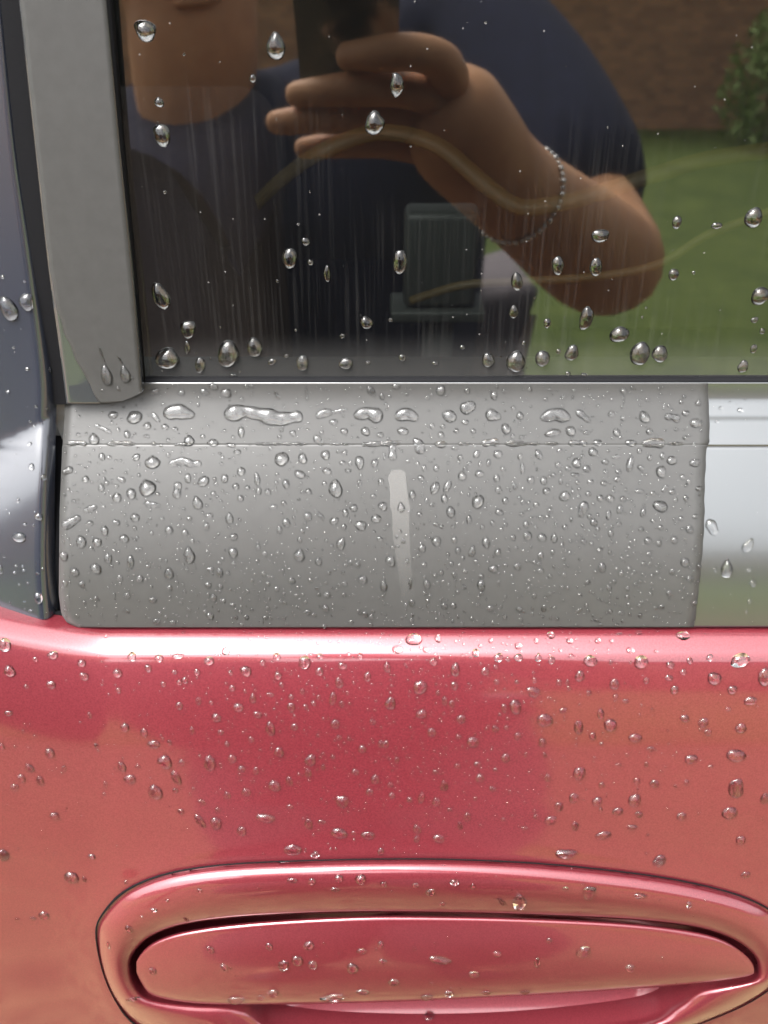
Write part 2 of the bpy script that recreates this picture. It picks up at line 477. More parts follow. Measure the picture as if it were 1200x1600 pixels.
# dark glossy quarter panel on the far left
def q_edge(r): return spline([(-900, -95), (0, 8), (250, 34), (430, 60), (600, 80), (700, 79), (800, 78), (900, 79), (965, 84)], r)
qv, qf, qcols = [], [], 18
qbase_top = (pil.at(594)[0] - 0.0005, pil.at(594)[1])
def q_prof(px):
    crease = 702 - 0.62 * max(px, -60)
    def tl(r):
        if r < crease - 4: return interp([(-900, 8), (0, 11), (crease - 200, 13), (crease - 4, 17)], r)
        return interp([(crease - 4, 17), (crease + 2, 40), (crease + 40, 37), (crease + 75, 31), (crease + 110, 25), (1000, 17)], r)
    return Prof(march(qbase_top, 594, 1010, tl, 3) + march(qbase_top, 594, -900, tl, 30)[:-1])
qrows = frange(-900, 0, 90) + frange(30, 600, 30) + frange(606, 800, 4) + frange(810, 1000, 8)
qbot = lambda px: 972 - 0.0 + (-16) * max(0.0, (85 - px) / 85.0)
us = [0, .2, .4, .55, .68, .78, .85, .9, .93, .955, .97, .98, .99, 1.0]
lastpx = {}
profs = {}
for r in qrows:
    for u in us:
        px = -180 + (q_edge(min(r, 965)) + 180) * u
        key = round(px / 4) * 4
        if key not in profs: profs[key] = q_prof(key)
        v = profs[key].pt(px, min(r, qbot(px)))
        e = max(0.0, (u - 0.93) / 0.07)
        v = v + Vector((0, 0.006 * e ** 2.2, 0))
        qv.append(v)
nu = len(us)
for j in range(len(qrows) - 1):
    for i in range(nu - 1): qf.append((j*nu + i, (j+1)*nu + i, (j+1)*nu + i + 1, j*nu + i + 1))
quarter = mesh_obj('quarter_panel', qv, qf, M_black, door)
quarter['label'] = 'glossy black panel beside the window pillar'
bmq = bmesh.new(); bmq.from_mesh(quarter.data); bmesh.ops.remove_doubles(bmq, verts=bmq.verts, dist=1e-6); bmq.to_mesh(quarter.data); bmq.free()
# rubber between the quarter panel and the pillar
qseal = Prof([(r, y + 0.003, z) for r, y, z in pil.p])
sheet('pillar_seal', qseal, frange(-900, 600, 30) + [620, 640], lambda r: q_edge(r) - 8, lambda r: pl_l(r) + 6, 3, M_rubber, door)

# inner door trim behind the glass
gi = glass_p.at(594)
box('inner_trim', (-0.35, gi[0] + 0.016, gi[1] - 0.20), (0.40, gi[0] + 0.060, gi[1] - 0.022), M_trim, door, bevel=0.012)

# ------------------------------------------------------------------ door handle
def resample(poly, n):
    m = len(poly)
    L = [0]
    dense = []
    for i in range(m):       # closed Catmull-Rom
        p0, p1, p2, p3 = (Vector(poly[(i + k) % m]) for k in (-1, 0, 1, 2))
        for s in range(12):
            t = s / 12
            dense.append(0.5 * ((2*p1) + (p2 - p0)*t + (2*p0 - 5*p1 + 4*p2 - p3)*t*t + (3*p1 - p0 - 3*p2 + p3)*t**3))
    dense.append(dense[0].copy())
    for a, b in zip(dense, dense[1:]): L.append(L[-1] + (b - a).length)
    out, j = [], 0
    for i in range(n):
        s = L[-1] * i / n
        while L[j + 1] < s: j += 1
        t = (s - L[j]) / max(1e-9, L[j+1] - L[j]); out.append(dense[j].lerp(dense[j+1], t))
    return out
NH = 120
FLAP = [(212,1512),(220,1490),(245,1469),(297,1453),(400,1440),(560,1431),(700,1431),(850,1435),(980,1442),(1080,1454),(1132,1469),(1168,1494),(1179,1516),(1165,1527),(1080,1538),(950,1548),(800,1557),(660,1564),(530,1568),(400,1570),(300,1568),(240,1557),(222,1538)]
def rot_start(pts):
    i = min(range(len(pts)), key=lambda k: pts[k][0]); return pts[i:] + pts[:i]
oc = rot_start(resample(OUTER, 360)); ic = rot_start(resample(INNER, 360))
# pair points of the two outlines by angle round the handle
def by_angle(dense, n, cx=690, cy=1500, sx=520.0, sy=120.0):
    an = sorted(((math.atan2((p[1] - cy) / sy, (p[0] - cx) / sx), p) for p in dense), key=lambda t: t[0])
    out = []
    for i in range(n):
        a = -math.pi + 2 * math.pi * (i + 0.5) / n
        k = 0
        lo = None
        for j in range(len(an)):
            if an[j][0] >= a: break
        else: j = 0
        p1 = an[j]; p0 = an[j - 1]
        da = (p1[0] - p0[0]) % (2*math.pi); t = ((a - p0[0]) % (2*math.pi)) / da if da > 1e-9 else 0
        out.append(p0[1].lerp(p1[1], min(1, t)))
    return out
oA, iA = by_angle(oc, NH), by_angle(ic, NH)
handle = empty('door_handle', tuple(HP0)); handle.parent = door
bpy.context.view_layer.update()
handle.matrix_parent_inverse = door.matrix_world.inverted()
RING = [(0.0, -0.0008), (0.015, -0.0012), (0.04, 0.0002), (0.08, 0.0014), (0.16, 0.0030), (0.28, 0.0043), (0.42, 0.0050), (0.58, 0.0050), (0.74, 0.0043), (0.88, 0.0032), (0.96, 0.0024), (1.0, 0.0014), (1.004, -0.002), (1.0, -0.012)]
bv, bf = [], []
for t, h in RING:
    for a, b in zip(oA, iA):
        p = a.lerp(b, t)
        # h is measured from the skin; contours stay where they are seen
        bv.append(PH(p[0], p[1], h))
# keep the inner wall straight in along the door's normal
for k in range(NH):
    edge = bv[(len(RING) - 3) * NH + k]
    bv[(len(RING) - 2) * NH + k] = edge - HN * 0.003
    bv[(len(RING) - 1) * NH + k] = edge - HN * 0.013
for j in range(len(RING) - 1):
    for k in range(NH):
        bf.append((j*NH + k, (j+1)*NH + k, (j+1)*NH + (k+1) % NH, j*NH + (k+1) % NH))
bezel = mesh_obj('handle_bezel', bv, [tuple(reversed(f)) for f in bf], M_red, handle)
# recess behind the flap
cv, cf = [], []
CUP = [(1.0, -0.0075), (0.93, -0.0105), (0.8, -0.0145), (0.62, -0.0185), (0.42, -0.0215), (0.2, -0.0232), (0.0, -0.0236)]
cen = sum((bv[(len(RING) - 1) * NH + k] for k in range(NH)), Vector()) / NH
for s, h in CUP:
    for k in range(NH):
        e = bv[(len(RING) - 3) * NH + k]; e = e - HN * (e - HP0).dot(HN)
        c0 = cen - HN * (cen - HP0).dot(HN)
        cv.append(c0.lerp(e, s * 1.002) + HN * h)
for j in range(len(CUP) - 1):
    for k in range(NH):
        cf.append((j*NH + k, (j+1)*NH + k, (j+1)*NH + (k+1) % NH, j*NH + (k+1) % NH))
mesh_obj('handle_recess', cv, [tuple(reversed(f)) for f in cf], M_red, handle)
# black strip round the bezel, its colour standing in for the gap's shadow
gv, gf = [], []
for t, h in ((-0.020, -0.0003), (-0.006, 0.0007), (0.012, 0.0006)):
    for a, b in zip(oA, iA):
        p = a.lerp(b, t); gv.append(PH(p[0], p[1], h))
for j in range(2):
    for k in range(NH): gf.append((j*NH + k, (j+1)*NH + k, (j+1)*NH + (k+1) % NH, j*NH + (k+1) % NH))
mesh_obj('shadow_gap_strip', gv, [tuple(reversed(f)) for f in gf], M_rubber, handle)
# the pull flap
def flap_bounds(px):
    d = resample(FLAP, 400); ys = []
    for a, b in zip(d, d[1:] + d[:1]):
        if (a[0] - px) * (b[0] - px) <= 0 and a[0] != b[0]:
            ys.append(a[1] + (b[1] - a[1]) * (px - a[0]) / (b[0] - a[0]))
    return (min(ys), max(ys)) if len(ys) > 1 else (1515, 1516)
fpx = [213 + (1178.5 - 213) * (0.5 - 0.5 * math.cos(math.pi * i / 56)) for i in range(57)]
fpx[0] += 0.4; fpx[-1] -= 0.4
FH = [(0.0, -0.003), (0.0, 0.0005), (0.012, 0.0017), (0.035, 0.0026), (0.065, 0.0030), (0.12, 0.0035), (0.25, 0.0045), (0.4, 0.0053), (0.55, 0.0058), (0.7, 0.0060), (0.83, 0.0058), (0.93, 0.0052), (0.975, 0.0044), (0.995, 0.0034), (1.0, 0.002), (0.99, -0.003)]
fv, ff = [], []
for px in fpx:
    a, b = flap_bounds(px)
    w = min(1.0, (min(px - 209, 1183 - px) / 90.0)) ** 0.5
    for t, h in FH:
        hh = h if h < 0.003 else 0.003 + (h - 0.003) * max(0.1, w)
        fv.append(PH(px, a + (b - a) * t, hh))
nf = len(FH)
for i in range(len(fpx) - 1):
    for j in range(nf - 1): ff.append((i*nf + j, i*nf + j + 1, (i+1)*nf + j + 1, (i+1)*nf + j))
flap = mesh_obj('pull_flap', fv, ff, M_red, handle)

# ------------------------------------------------------------------ car cabin seen through the glass
def sub_empty(name, loc):
    o = empty(name, loc); o.parent = door
    bpy.context.view_layer.update()
    o.matrix_parent_inverse = door.matrix_world.inverted()
    return o
cabin = sub_empty('cabin', (0, 0.6, 0.2))
box('floor_pan', (-0.9, 0.10, 0.20), (1.3, 1.42, 0.24), M_lining, cabin)
box('roof_lining', (-0.9, 0.16, 1.40), (1.3, 1.42, 1.44), M_lining, cabin)
box('far_door_lining', (-0.9, 1.40, 0.245), (1.3, 1.44, 0.92), M_lining, cabin)
box('bulkhead', (-0.94, 0.10, 0.245), (-0.905, 1.42, 1.395), M_lining, cabin)
box('bulkhead', (1.305, 0.10, 0.245), (1.34, 1.42, 1.395), M_lining, cabin)
def T(px, py, depth):            # a point seen straight through the glass
    return C + ray(px, py) * depth
seat = sub_empty('seat', (-0.15, 0.45, 0.4))
seat['label'] = 'dark brown fabric seat behind the window'
sa, sb_ = T(150, 60, 0.78), T(412, 430, 0.78)
box('backrest', (sa.x - .1, sa.y - .05, 0.55), (sb_.x, sa.y + 0.08, T(300, 185, .78).z), M_seat, seat, bevel=0.03)
box('cushion', (sa.x - .1, sa.y - .06, 0.42), (0.22, sa.y + 0.46, 0.545), M_seatdark, seat, bevel=0.03)
bx = T(690, 400, 0.66)
box_w = 0.05 * 0.66 / 0.66
console = sub_empty('seat_belt_buckle', tuple(bx))
box('housing', (bx.x - 0.026, bx.y - 0.012, bx.z - 0.034), (bx.x + 0.024, bx.y + 0.012, bx.z + 0.034), M_console, console, bevel=0.005)
box('base', (bx.x - 0.035, bx.y - 0.016, bx.z - 0.043), (bx.x + 0.031, bx.y + 0.016, bx.z - 0.0345), M_console, console, bevel=0.002)
box('stalk', (bx.x - 0.012, bx.y - 0.006, 0.50), (bx.x + 0.010, bx.y + 0.006, bx.z - 0.0435), M_lining, console)

def ribbon(name, pts, w, mat, label, cat):
    """a strap: a thin band with thickness that follows a smooth path"""
    P = []
    for i in range(len(pts) - 1):
        p0, p1, p2, p3 = pts[max(i-1, 0)], pts[i], pts[i+1], pts[min(i+2, len(pts)-1)]
        for s in range(10):
            t = s / 10
            P.append(0.5 * ((2*p1) + (p2 - p0)*t + (2*p0 - 5*p1 + 4*p2 - p3)*t*t + (3*p1 - p0 - 3*p2 + p3)*t**3))
    P.append(pts[-1])
    v, f = [], []
    for i, p in enumerate(P):
        t = (P[min(i+1, len(P)-1)] - P[max(i-1, 0)]).normalized()
        sde = t.cross(F).normalized() * (w / 2)
        v += [p - sde, p + sde, p + sde + F * 0.002, p - sde + F * 0.002]
    for i in range(len(P) - 1):
        for k in range(4): f.append((i*4 + k, i*4 + (k+1) % 4, (i+1)*4 + (k+1) % 4, (i+1)*4 + k))
    f += [(3, 2, 1, 0), tuple(len(v) - 4 + k for k in range(4))]
    return tag(mesh_obj(name, v, f, mat), label, cat)
ribbon('strap', [T(400, 318, .66), T(440, 280, .63), T(500, 238, .6), T(590, 207, .6), T(680, 225, .6), T(755, 285, .6), T(810, 322, .6), T(870, 318, .6), T(940, 300, .6), T(1030, 270, .6), T(1120, 246, .6), T(1300, 222, .6)], 0.010, M_strap, 'wavy yellow strap arching behind the window glass', 'strap')
ribbon('strap', [T(640, 470, .62), T(720, 446, .6), T(800, 440, .6), T(930, 432, .6), T(1030, 412, .6), T(1110, 365, .6), T(1240, 318, .6)], 0.005, M_strap, 'lower thin yellow strap behind the right of the window', 'strap')

# ------------------------------------------------------------------ ground, lawn, wall, bush (seen only as reflections)
M_gravel = principled('tan_gravel', (0.32, 0.22, 0.14), rough=0.9)
def gravel_nodes(m):
    tc = nd(m, 'ShaderNodeTexCoord'); vo = nd(m, 'ShaderNodeTexVoronoi'); vo.inputs['Scale'].default_value = 95
    cr = nd(m, 'ShaderNodeValToRGB'); e = cr.color_ramp.elements
    e[0].color = (0.05, 0.032, 0.015, 1); e[1].color = (0.255, 0.178, 0.086, 1); e[0].position = 0.1; e[1].position = 0.9
    sc_ = nd(m, 'ShaderNodeSeparateColor')
    lk(m, tc.outputs['Object'], vo.inputs['Vector']); lk(m, vo.outputs['Color'], sc_.inputs[0]); lk(m, sc_.outputs[0], cr.inputs[0])
    lk(m, cr.outputs[0], bs(m).inputs['Base Color'])
    bp = nd(m, 'ShaderNodeBump'); bp.inputs['Strength'].default_value = 0.8; bp.inputs['Distance'].default_value = 0.008; bp.invert = True
    lk(m, vo.outputs['Distance'], bp.inputs['Height']); lk(m, bp.outputs[0], bs(m).inputs['Normal'])
gravel_nodes(M_gravel)
M_grass = principled('lawn_grass', (0.09, 0.16, 0.03), rough=0.9)
add_noise_colour(M_grass, 3.0, (0.052, 0.085, 0.012), (0.12, 0.16, 0.030), detail=10, rough=0.75)
tag(mesh_obj('driveway', [(-60, -3.2, 0), (60, -3.2, 0), (60, 60, 0), (-60, 60, 0)], [(0, 1, 2, 3)], M_gravel, smooth=False), kind='structure')
lv, lf = [], []
LY = [(-3.2, 0.004), (-3.3, 0.06), (-4.5, 0.16), (-6, 0.34), (-8, 0.56), (-10.4, 0.80), (-60, 0.9)]
for y, z in LY:
    for x in (-60, -8, -4, 0, 4, 8, 60): lv.append((x, y, z))
for j in range(len(LY) - 1):
    for i in range(6): lf.append((j*7 + i, (j+1)*7 + i, (j+1)*7 + i + 1, j*7 + i + 1))
tag(mesh_obj('lawn', lv, lf, M_grass), kind='structure')
M_brick = principled('red_brick', (0.3, 0.15, 0.09), rough=0.9)
def brick_nodes(m):
    tc = nd(m, 'ShaderNodeTexCoord'); mp = nd(m, 'ShaderNodeMapping'); mp.inputs['Rotation'].default_value = (math.pi/2, 0, 0)
    br = nd(m, 'ShaderNodeTexBrick'); br.inputs['Scale'].default_value = 4.4; br.inputs['Mortar Size'].default_value = 0.02
    br.inputs['Color1'].default_value = (0.62, 0.31, 0.17, 1); br.inputs['Color2'].default_value = (0.36, 0.17, 0.10, 1); br.inputs['Mortar'].default_value = (0.33, 0.28, 0.22, 1)
    lk(m, tc.outputs['Object'], mp.inputs[0]); lk(m, mp.outputs[0], br.inputs['Vector']); lk(m, br.outputs['Color'], bs(m).inputs['Base Color'])
brick_nodes(M_brick)
wall = empty('brick_wall', (0, -10.6, 0.8))
tag(wall, 'red brick house wall behind the lawn, reflected in the window', 'wall')
box('wall_face', (-14, -10.9, 0.6), (14, -10.4, 3.0), M_brick, wall)
M_fascia = principled('dark_eave', (0.04, 0.035, 0.03), rough=0.7)
box('eave', (-14.3, -11.2, 3.005), (14.3, -10.0, 3.2), M_fascia, wall)
M_leaf = principled('leaf', (0.17, 0.25, 0.06), rough=0.6)

# mirror image of the camera in the window pane: points given by the pixel they are reflected at
Cm = C - 2 * (C - gp).dot(gn) * gn
def mir(v): return v - 2 * v.dot(gn) * gn
def M(px, py, d): return Cm + mir(ray(px, py)) * d
DH = (C - Cm).dot(mir(F))
def MP(px, py, f):
    """the point reflected at a pixel that lies f metres in front of (+) or behind (-) the phone's plane"""
    d = mir(ray(px, py))
    return Cm + d * ((f - (Cm - C).dot(F)) / d.dot(F))
bc = M(1262, 120, 8.6)
bush = empty('shrub', (bc.x, bc.y, 0.56))
tag(bush, 'light green shrub on the lawn, reflected at the right of the window', 'shrub')
lv, lf = [], []
rb = random.Random(3)
for i in range(2600):
    a, e = rb.uniform(0, 2*math.pi), rb.uniform(-0.4, 1.3); rr = rb.uniform(0.55, 1.0)
    p = Vector((bc.x + 0.75*rr*math.cos(a)*math.cos(e), bc.y + 0.75*rr*math.sin(a)*math.cos(e), 1.05 + 0.95*rr*math.sin(e)))
    t = Vector((rb.uniform(-1, 1), rb.uniform(-1, 1), rb.uniform(-1, 1))).normalized(); s = t.orthogonal().normalized()
    k = len(lv); q = rb.uniform(.03, .06)
    lv += [p - t*q, p + s*q*.45, p + t*q, p - s*q*.45]; lf.append((k, k+1, k+2, k+3))
tag(mesh_obj('foliage', lv, lf, M_leaf, bush, smooth=False), kind='stuff')
sv, sf = [], []
for k in range(7):
    a = k * 0.9; b0 = Vector((bc.x + .06*math.cos(a), bc.y + .06*math.sin(a), .5)); b1 = Vector((bc.x + .4*math.cos(a), bc.y + .4*math.sin(a), 1.3))
    q = len(sv)
    for j in range(4):
        an = j*math.pi/2; sv.append(b0 + Vector((.02*math.cos(an), .02*math.sin(an), 0)))
    for j in range(4):
        an = j*math.pi/2; sv.append(b1 + Vector((.007*math.cos(an), .007*math.sin(an), 0)))
    for j in range(4): sf.append((q + j, q + (j+1) % 4, q + 4 + (j+1) % 4, q + 4 + j))
mesh_obj('stem', sv, sf, principled('bark', (0.09, 0.06, 0.04), rough=0.9), bush)

# ------------------------------------------------------------------ the photographer, whose reflection shows in the glass
M_skin = principled('skin', (0.55, 0.28, 0.15), rough=0.5)
add_noise_colour(M_skin, 40, (0.60, 0.29, 0.14), (0.72, 0.38, 0.19))
M_shirt = principled('navy_cotton', (0.018, 0.022, 0.06), rough=0.95)
add_noise_colour(M_shirt, 60, (0.007, 0.009, 0.030), (0.013, 0.016, 0.046))
M_denim = principled('dark_denim', (0.215, 0.19, 0.20), rough=0.95)
M_hair = principled('brown_hair', (0.045, 0.026, 0.015), rough=0.6)
M_shoe = principled('dark_shoe', (0.02, 0.02, 0.022), rough=0.5)
M_chain = principled('silver_chain', (0.8, 0.8, 0.78), rough=0.2, metal=1.0)

def skinned(name, verts, edges, radii, mat, parent, root=0, sub=2):
    me = bpy.data.meshes.new(name); me.from_pydata([tuple(v) for v in verts], edges, []); me.update()
    o = bpy.data.objects.new(name, me); COL.objects.link(o)
    bpy.context.view_layer.objects.active = o
    o.modifiers.new('skin', 'SKIN')
    for i, r in enumerate(radii):
        sv_ = me.skin_vertices[0].data[i]
        sv_.radius = (r, r) if not isinstance(r, tuple) else r
        sv_.use_root = (i == root)
        sv_.use_loose = False
    s = o.modifiers.new('sub', 'SUBSURF'); s.levels = sub; s.render_levels = sub
    dg = bpy.context.evaluated_depsgraph_get()
    ev = o.evaluated_get(dg)
    nm = bpy.data.meshes.new_from_object(ev)
    bpy.data.objects.remove(o, do_unlink=True)
    for p in nm.polygons: p.use_smooth = True
    nm.name = name
    nm.materials.clear(); nm.materials.append(mat)
    ob = bpy.data.objects.new(name, nm); COL.objects.link(ob)
    if parent:
        ob.parent = parent
        bpy.context.view_layer.update()
        ob.matrix_parent_inverse = parent.matrix_world.inverted()
    return ob

neck0 = M(300, 225, 1.02); neck1 = M(305, 90, 0.98)
chest = M(470, 400, 1.18); belly = M(520, 620, 1.30)
shR = M(745, 20, 1.08); elR = MP(972, 432, -0.085); wrR = MP(785, 285, -0.014)
shL = M(-10, 250, 1.15)
pelvis = Vector((belly.x + .03, belly.y - 0.10, 0.72))
elL = shL + Vector((-0.07, -0.06, -0.26)); wrL = elL + Vector((0.02, 0.04, -0.24)); haL = wrL + Vector((0.01, 0.03, -0.09))
hipR = pelvis + Vector((0.125, 0, -0.04)); hipL = pelvis + Vector((-0.10, 0, -0.04))
knR = Vector((hipR.x + .015, hipR.y + 0.32, 0.42)); knL = Vector((hipL.x + .015, hipL.y + 0.29, 0.42))
anR = Vector((knR.x, knR.y - 0.12, 0.07)); anL = Vector((knL.x, knL.y - 0.14, 0.07))
toR = anR + Vector((0.03, 0.17, -0.035)); toL = anL + Vector((-0.03, 0.17, -0.035))
person = empty('person', (pelvis.x, pelvis.y, 0))
tag(person, 'person in a navy t-shirt taking the photo, reflected in the window', 'person')
palm = MP(705, 190, -0.004)
head = M(285, -70, 0.89)
# body: torso, neck, limbs, the phone hand with five fingers, in one skin
bv_, be_, br_ = [], [], []
def V_(p, r): bv_.append(p); br_.append(r); return len(bv_) - 1
def E_(a, b): be_.append((a, b))
ip = V_(pelvis, 0.11); ib = V_(belly, 0.10); ich = V_(chest, 0.085); inb = V_(neck0, 0.055); ine = V_(neck1, 0.072)
E_(ip, ib); E_(ib, ich); E_(ich, inb); E_(inb, ine)
hd1 = V_(M(300, 10, 0.965), 0.066); hd2 = V_(M(288, -60, 0.96), 0.085); hd3 = V_(M(280, -150, 0.965), 0.078)
E_(ine, hd1); E_(hd1, hd2); E_(hd2, hd3)
ish = V_(shR, 0.046); iel = V_(elR, 0.050); ifo = V_(elR.lerp(wrR, 0.30), 0.051); if2 = V_(elR.lerp(wrR, 0.68), 0.041); iwr = V_(wrR, 0.034); ipw = V_(wrR.lerp(palm, 0.5), 0.037); ipa = V_(palm, 0.040); ipk = V_(MP(688, 128, 0.0), 0.026)
E_(ich, ish); E_(ish, iel); E_(iel, ifo); E_(ifo, if2); E_(if2, iwr); E_(iwr, ipw); E_(ipw, ipa); E_(ipa, ipk)
isl = V_(shL, 0.045); iell = V_(elL, 0.043); iwl = V_(wrL, 0.027); ihl = V_(haL, 0.032)
E_(ich, isl); E_(isl, iell); E_(iell, iwl); E_(iwl, ihl)
for h_, k_n, a_, t_ in ((hipR, knR, anR, toR), (hipL, knL, anL, toL)):
    a1 = V_(h_, 0.085); a2 = V_(k_n, 0.058); a3 = V_(a_, 0.038); a4 = V_(t_, 0.032)
    E_(ip, a1); E_(a1, a2); E_(a2, a3); E_(a3, a4)
body = skinned('body', bv_, be_, br_, M_skin, person, root=ip)
# fingers rooted inside the palm
FING = [
    [(705, 140, -.004, .0150), (690, 92, .004, .0125), (650, 80, .008, .0108), (612, 82, .010, .0112), (570, 86, .009, .0094), (527, 90, .004, .0078)],
    [(705, 178, -.004, .0150), (675, 148, .004, .0122), (610, 138, .009, .0108), (560, 138, .010, .0113), (505, 143, .009, .0094), (447, 150, .003, .0078)],
    [(695, 210, -.004, .0145), (655, 190, .004, .0118), (590, 182, .009, .0104), (535, 182, .010, .0109), (475, 187, .009, .0091), (416, 193, .003, .0075)],
    [(695, 238, -.004, .0130), (645, 230, .004, .0104), (595, 224, .009, .0092), (550, 224, .010, .0096), (505, 228, .009, .0080), (462, 233, .003, .0066)],
    [(745, 240, -.008, .0160), (705, 205, -.030, .0125), (660, 172, -.034, .0106), (620, 138, -.033, .0110), (600, 112, -.030, .0088)],
]
vs_, es_, rs_ = [], [], []
bmj = bmesh.new(); bmj.from_mesh(body.data)
for fg in FING:
    pts = [MP(a, b, c) for a, b, c, _ in fg]
    fo = skinned('finger', pts, [(k, k + 1) for k in range(len(fg) - 1)], [q[3] for q in fg], M_skin, None)
    bmj.from_mesh(fo.data)
    bpy.data.objects.remove(fo, do_unlink=True)
# jaw, nose, ears: a head shape merged into the body mesh
HC = M(262, -95, 0.955)
fwd = (C - HC); fwd.z = fwd.z * 0.6; fwd.normalize()
upv = (HC - M(296, 60, 0.99)).normalized(); upv = (upv - fwd * upv.dot(fwd)).normalized()
sid = fwd.cross(upv)
def blob(cen, ax, rad, seg=20, rings=12, fn=None):
    ms = bmesh.ops.create_uvsphere(bmj, u_segments=seg, v_segments=rings, radius=1)
    for v in ms['verts']:
        c_ = v.co.copy()
        if fn: c_ = fn(c_)
        v.co = cen + sid * (c_.x * rad[0]) + fwd * (c_.y * rad[1]) + upv * (c_.z * rad[2])
def jaw(c_):
    if c_.z < 0:
        k = -c_.z
        return Vector((c_.x * (1 - 0.28 * k), c_.y * (1 - 0.12*k) + 0.22 * k, c_.z))
    return c_
blob(HC, None, (0.074, 0.092, 0.112), 28, 18, jaw)
blob(HC + fwd * 0.092 + upv * -0.012, None, (0.013, 0.018, 0.024))
blob(HC + fwd * 0.085 + upv * -0.055, None, (0.024, 0.012, 0.007))
blob(HC + fwd * 0.070 + upv * -0.092, None, (0.024, 0.020, 0.018))
for s in (-1, 1):
    blob(HC + sid * (0.075 * s) + upv * -0.005, None, (0.010, 0.020, 0.032))
    blob(HC + fwd * 0.084 + sid * (0.030 * s) + upv * 0.018, None, (0.013, 0.008, 0.007))
bmj.to_mesh(body.data); bmj.free()
for p in body.data.polygons: p.use_smooth = True
# hair
bmj = bmesh.new()
blob(HC + upv * 0.028 - fwd * 0.016, None, (0.082, 0.092, 0.100), 28, 18)
bm_obj('hair', bmj, M_hair, person, smooth=True)
# shirt with short sleeves
slv = shR.lerp(elR, 0.86); slvL = shL.lerp(elL, 0.6)
sv_, se_, sr_ = [pelvis + Vector((0, 0, -.03)), belly, chest, neck0.lerp(neck1, 0.62), shR, slv, shL, slvL, neck0.lerp(chest, 0.3)], [(0, 1), (1, 2), (2, 8), (8, 3), (2, 4), (4, 5), (2, 6), (6, 7)], [0.215, 0.205, 0.19, 0.105, 0.092, 0.078, 0.095, 0.078, 0.13]
skinned('shirt', sv_, se_, sr_, M_shirt, person)
skinned('trousers', [pelvis + Vector((0, 0, .0)), hipR, knR, anR.lerp(knR, .12), hipL, knL, anL.lerp(knL, .12)], [(0, 1), (1, 2), (2, 3), (0, 4), (4, 5), (5, 6)], [0.18, 0.135, 0.120, 0.105, 0.135, 0.120, 0.10], M_denim, person)
for a_, t_ in ((anR, toR), (anL, toL)):
    skinned('shoe', [a_ + Vector((0, -.04, -.02)), a_ + Vector((0, .04, -.025)), t_ + Vector((0, .03, 0))], [(0, 1), (1, 2)], [0.045, 0.047, 0.038], M_shoe, person)
# bracelet: linked rings round the wrist
bcen = wrR.lerp(elR, 0.10); bax = (elR - wrR).normalized(); b1 = bax.orthogonal().normalized(); b2 = bax.cross(b1)
bmb = bmesh.new()
for i in range(46):
    a = 2*math.pi*i/46
    ms = bmesh.ops.create_icosphere(bmb, subdivisions=1, radius=0.0019)
    for v in ms['verts']: v.co = v.co * (1.25 if i % 2 else 0.9) + bcen + (b1*math.cos(a) + b2*math.sin(a)) * 0.0345
bm_obj('bracelet', bmb, M_chain, person, smooth=True)
# phone in the hand, lens at the camera's place
M_phone = principled('black_phone', (0.012, 0.012, 0.014), rough=0.25, coat=0.5)
ph = empty('phone', tuple(C - F * 0.012))
tag(ph, 'black phone held upright in the reflected hand', 'phone')
def obox(name, cen, half, mat, parent, bevel):
    bm = bmesh.new(); bmesh.ops.create_cube(bm, size=2)
    for v in bm.verts: v.co = Vector((v.co.x*half[0], v.co.y*half[1], v.co.z*half[2]))
    bmesh.ops.bevel(bm, geom=bm.edges[:], offset=bevel, segments=3, affect='EDGES')
    for v in bm.verts: v.co = cen + RT*v.co.x + U*v.co.y - F*v.co.z
    return bm_obj(name, bm, mat, parent, smooth=True)
pc = C - F * 0.012 - U * 0.046 - RT * 0.021
obox('case', pc, (0.0295, 0.058, 0.0045), M_phone, ph, 0.003)
obox('screen', pc - F * 0.0049, (0.026, 0.040, 0.0003), principled('phone_screen', (0.02, 0.02, 0.02), rough=0.1), ph, 0.0001)

# ------------------------------------------------------------------ rain drops
WET = []
def add_wet(o, name):
    me = o.data
    WET.append((name, BVHTree.FromPolygons([o.matrix_world @ v.co for v in me.vertices], [tuple(p.vertices) for p in me.polygons])))
bpy.context.view_layer.update()
for o, nme in ((skin, 'red'), (bezel, 'bezel'), (flap, 'flap'), (film, 'film'), (silver, 'silver'), (mould, 'silver'), (pane, 'glass'), (pfilm, 'pillar'), (quarter, 'black')):
    add_wet(o, nme)
def hit(px, py):
    d = ray(px, py).normalized(); best = None
    for nme, t in WET:
        h = t.ray_cast(C, d)
        if h[0] is not None and (best is None or h[3] < best[3]): best = (nme, h[0], h[1], h[3])
    if best is None: return None
    nme, p, nn, dist = best
    if nn.dot(d) > 0: nn = -nn
    return nme, p, nn, (p - C).dot(F)
CA = {'film': 0.41, 'red': 0.34, 'bezel': 0.42, 'flap': 0.42, 'silver': 0.42, 'glass': 0.40, 'pillar': 0.38, 'black': 0.40}
def frame(nn):
    u = (RT - nn * RT.dot(nn)).normalized(); v = nn.cross(u)      # v points up the surface
    if v.z < 0: v = -v
    return u, v
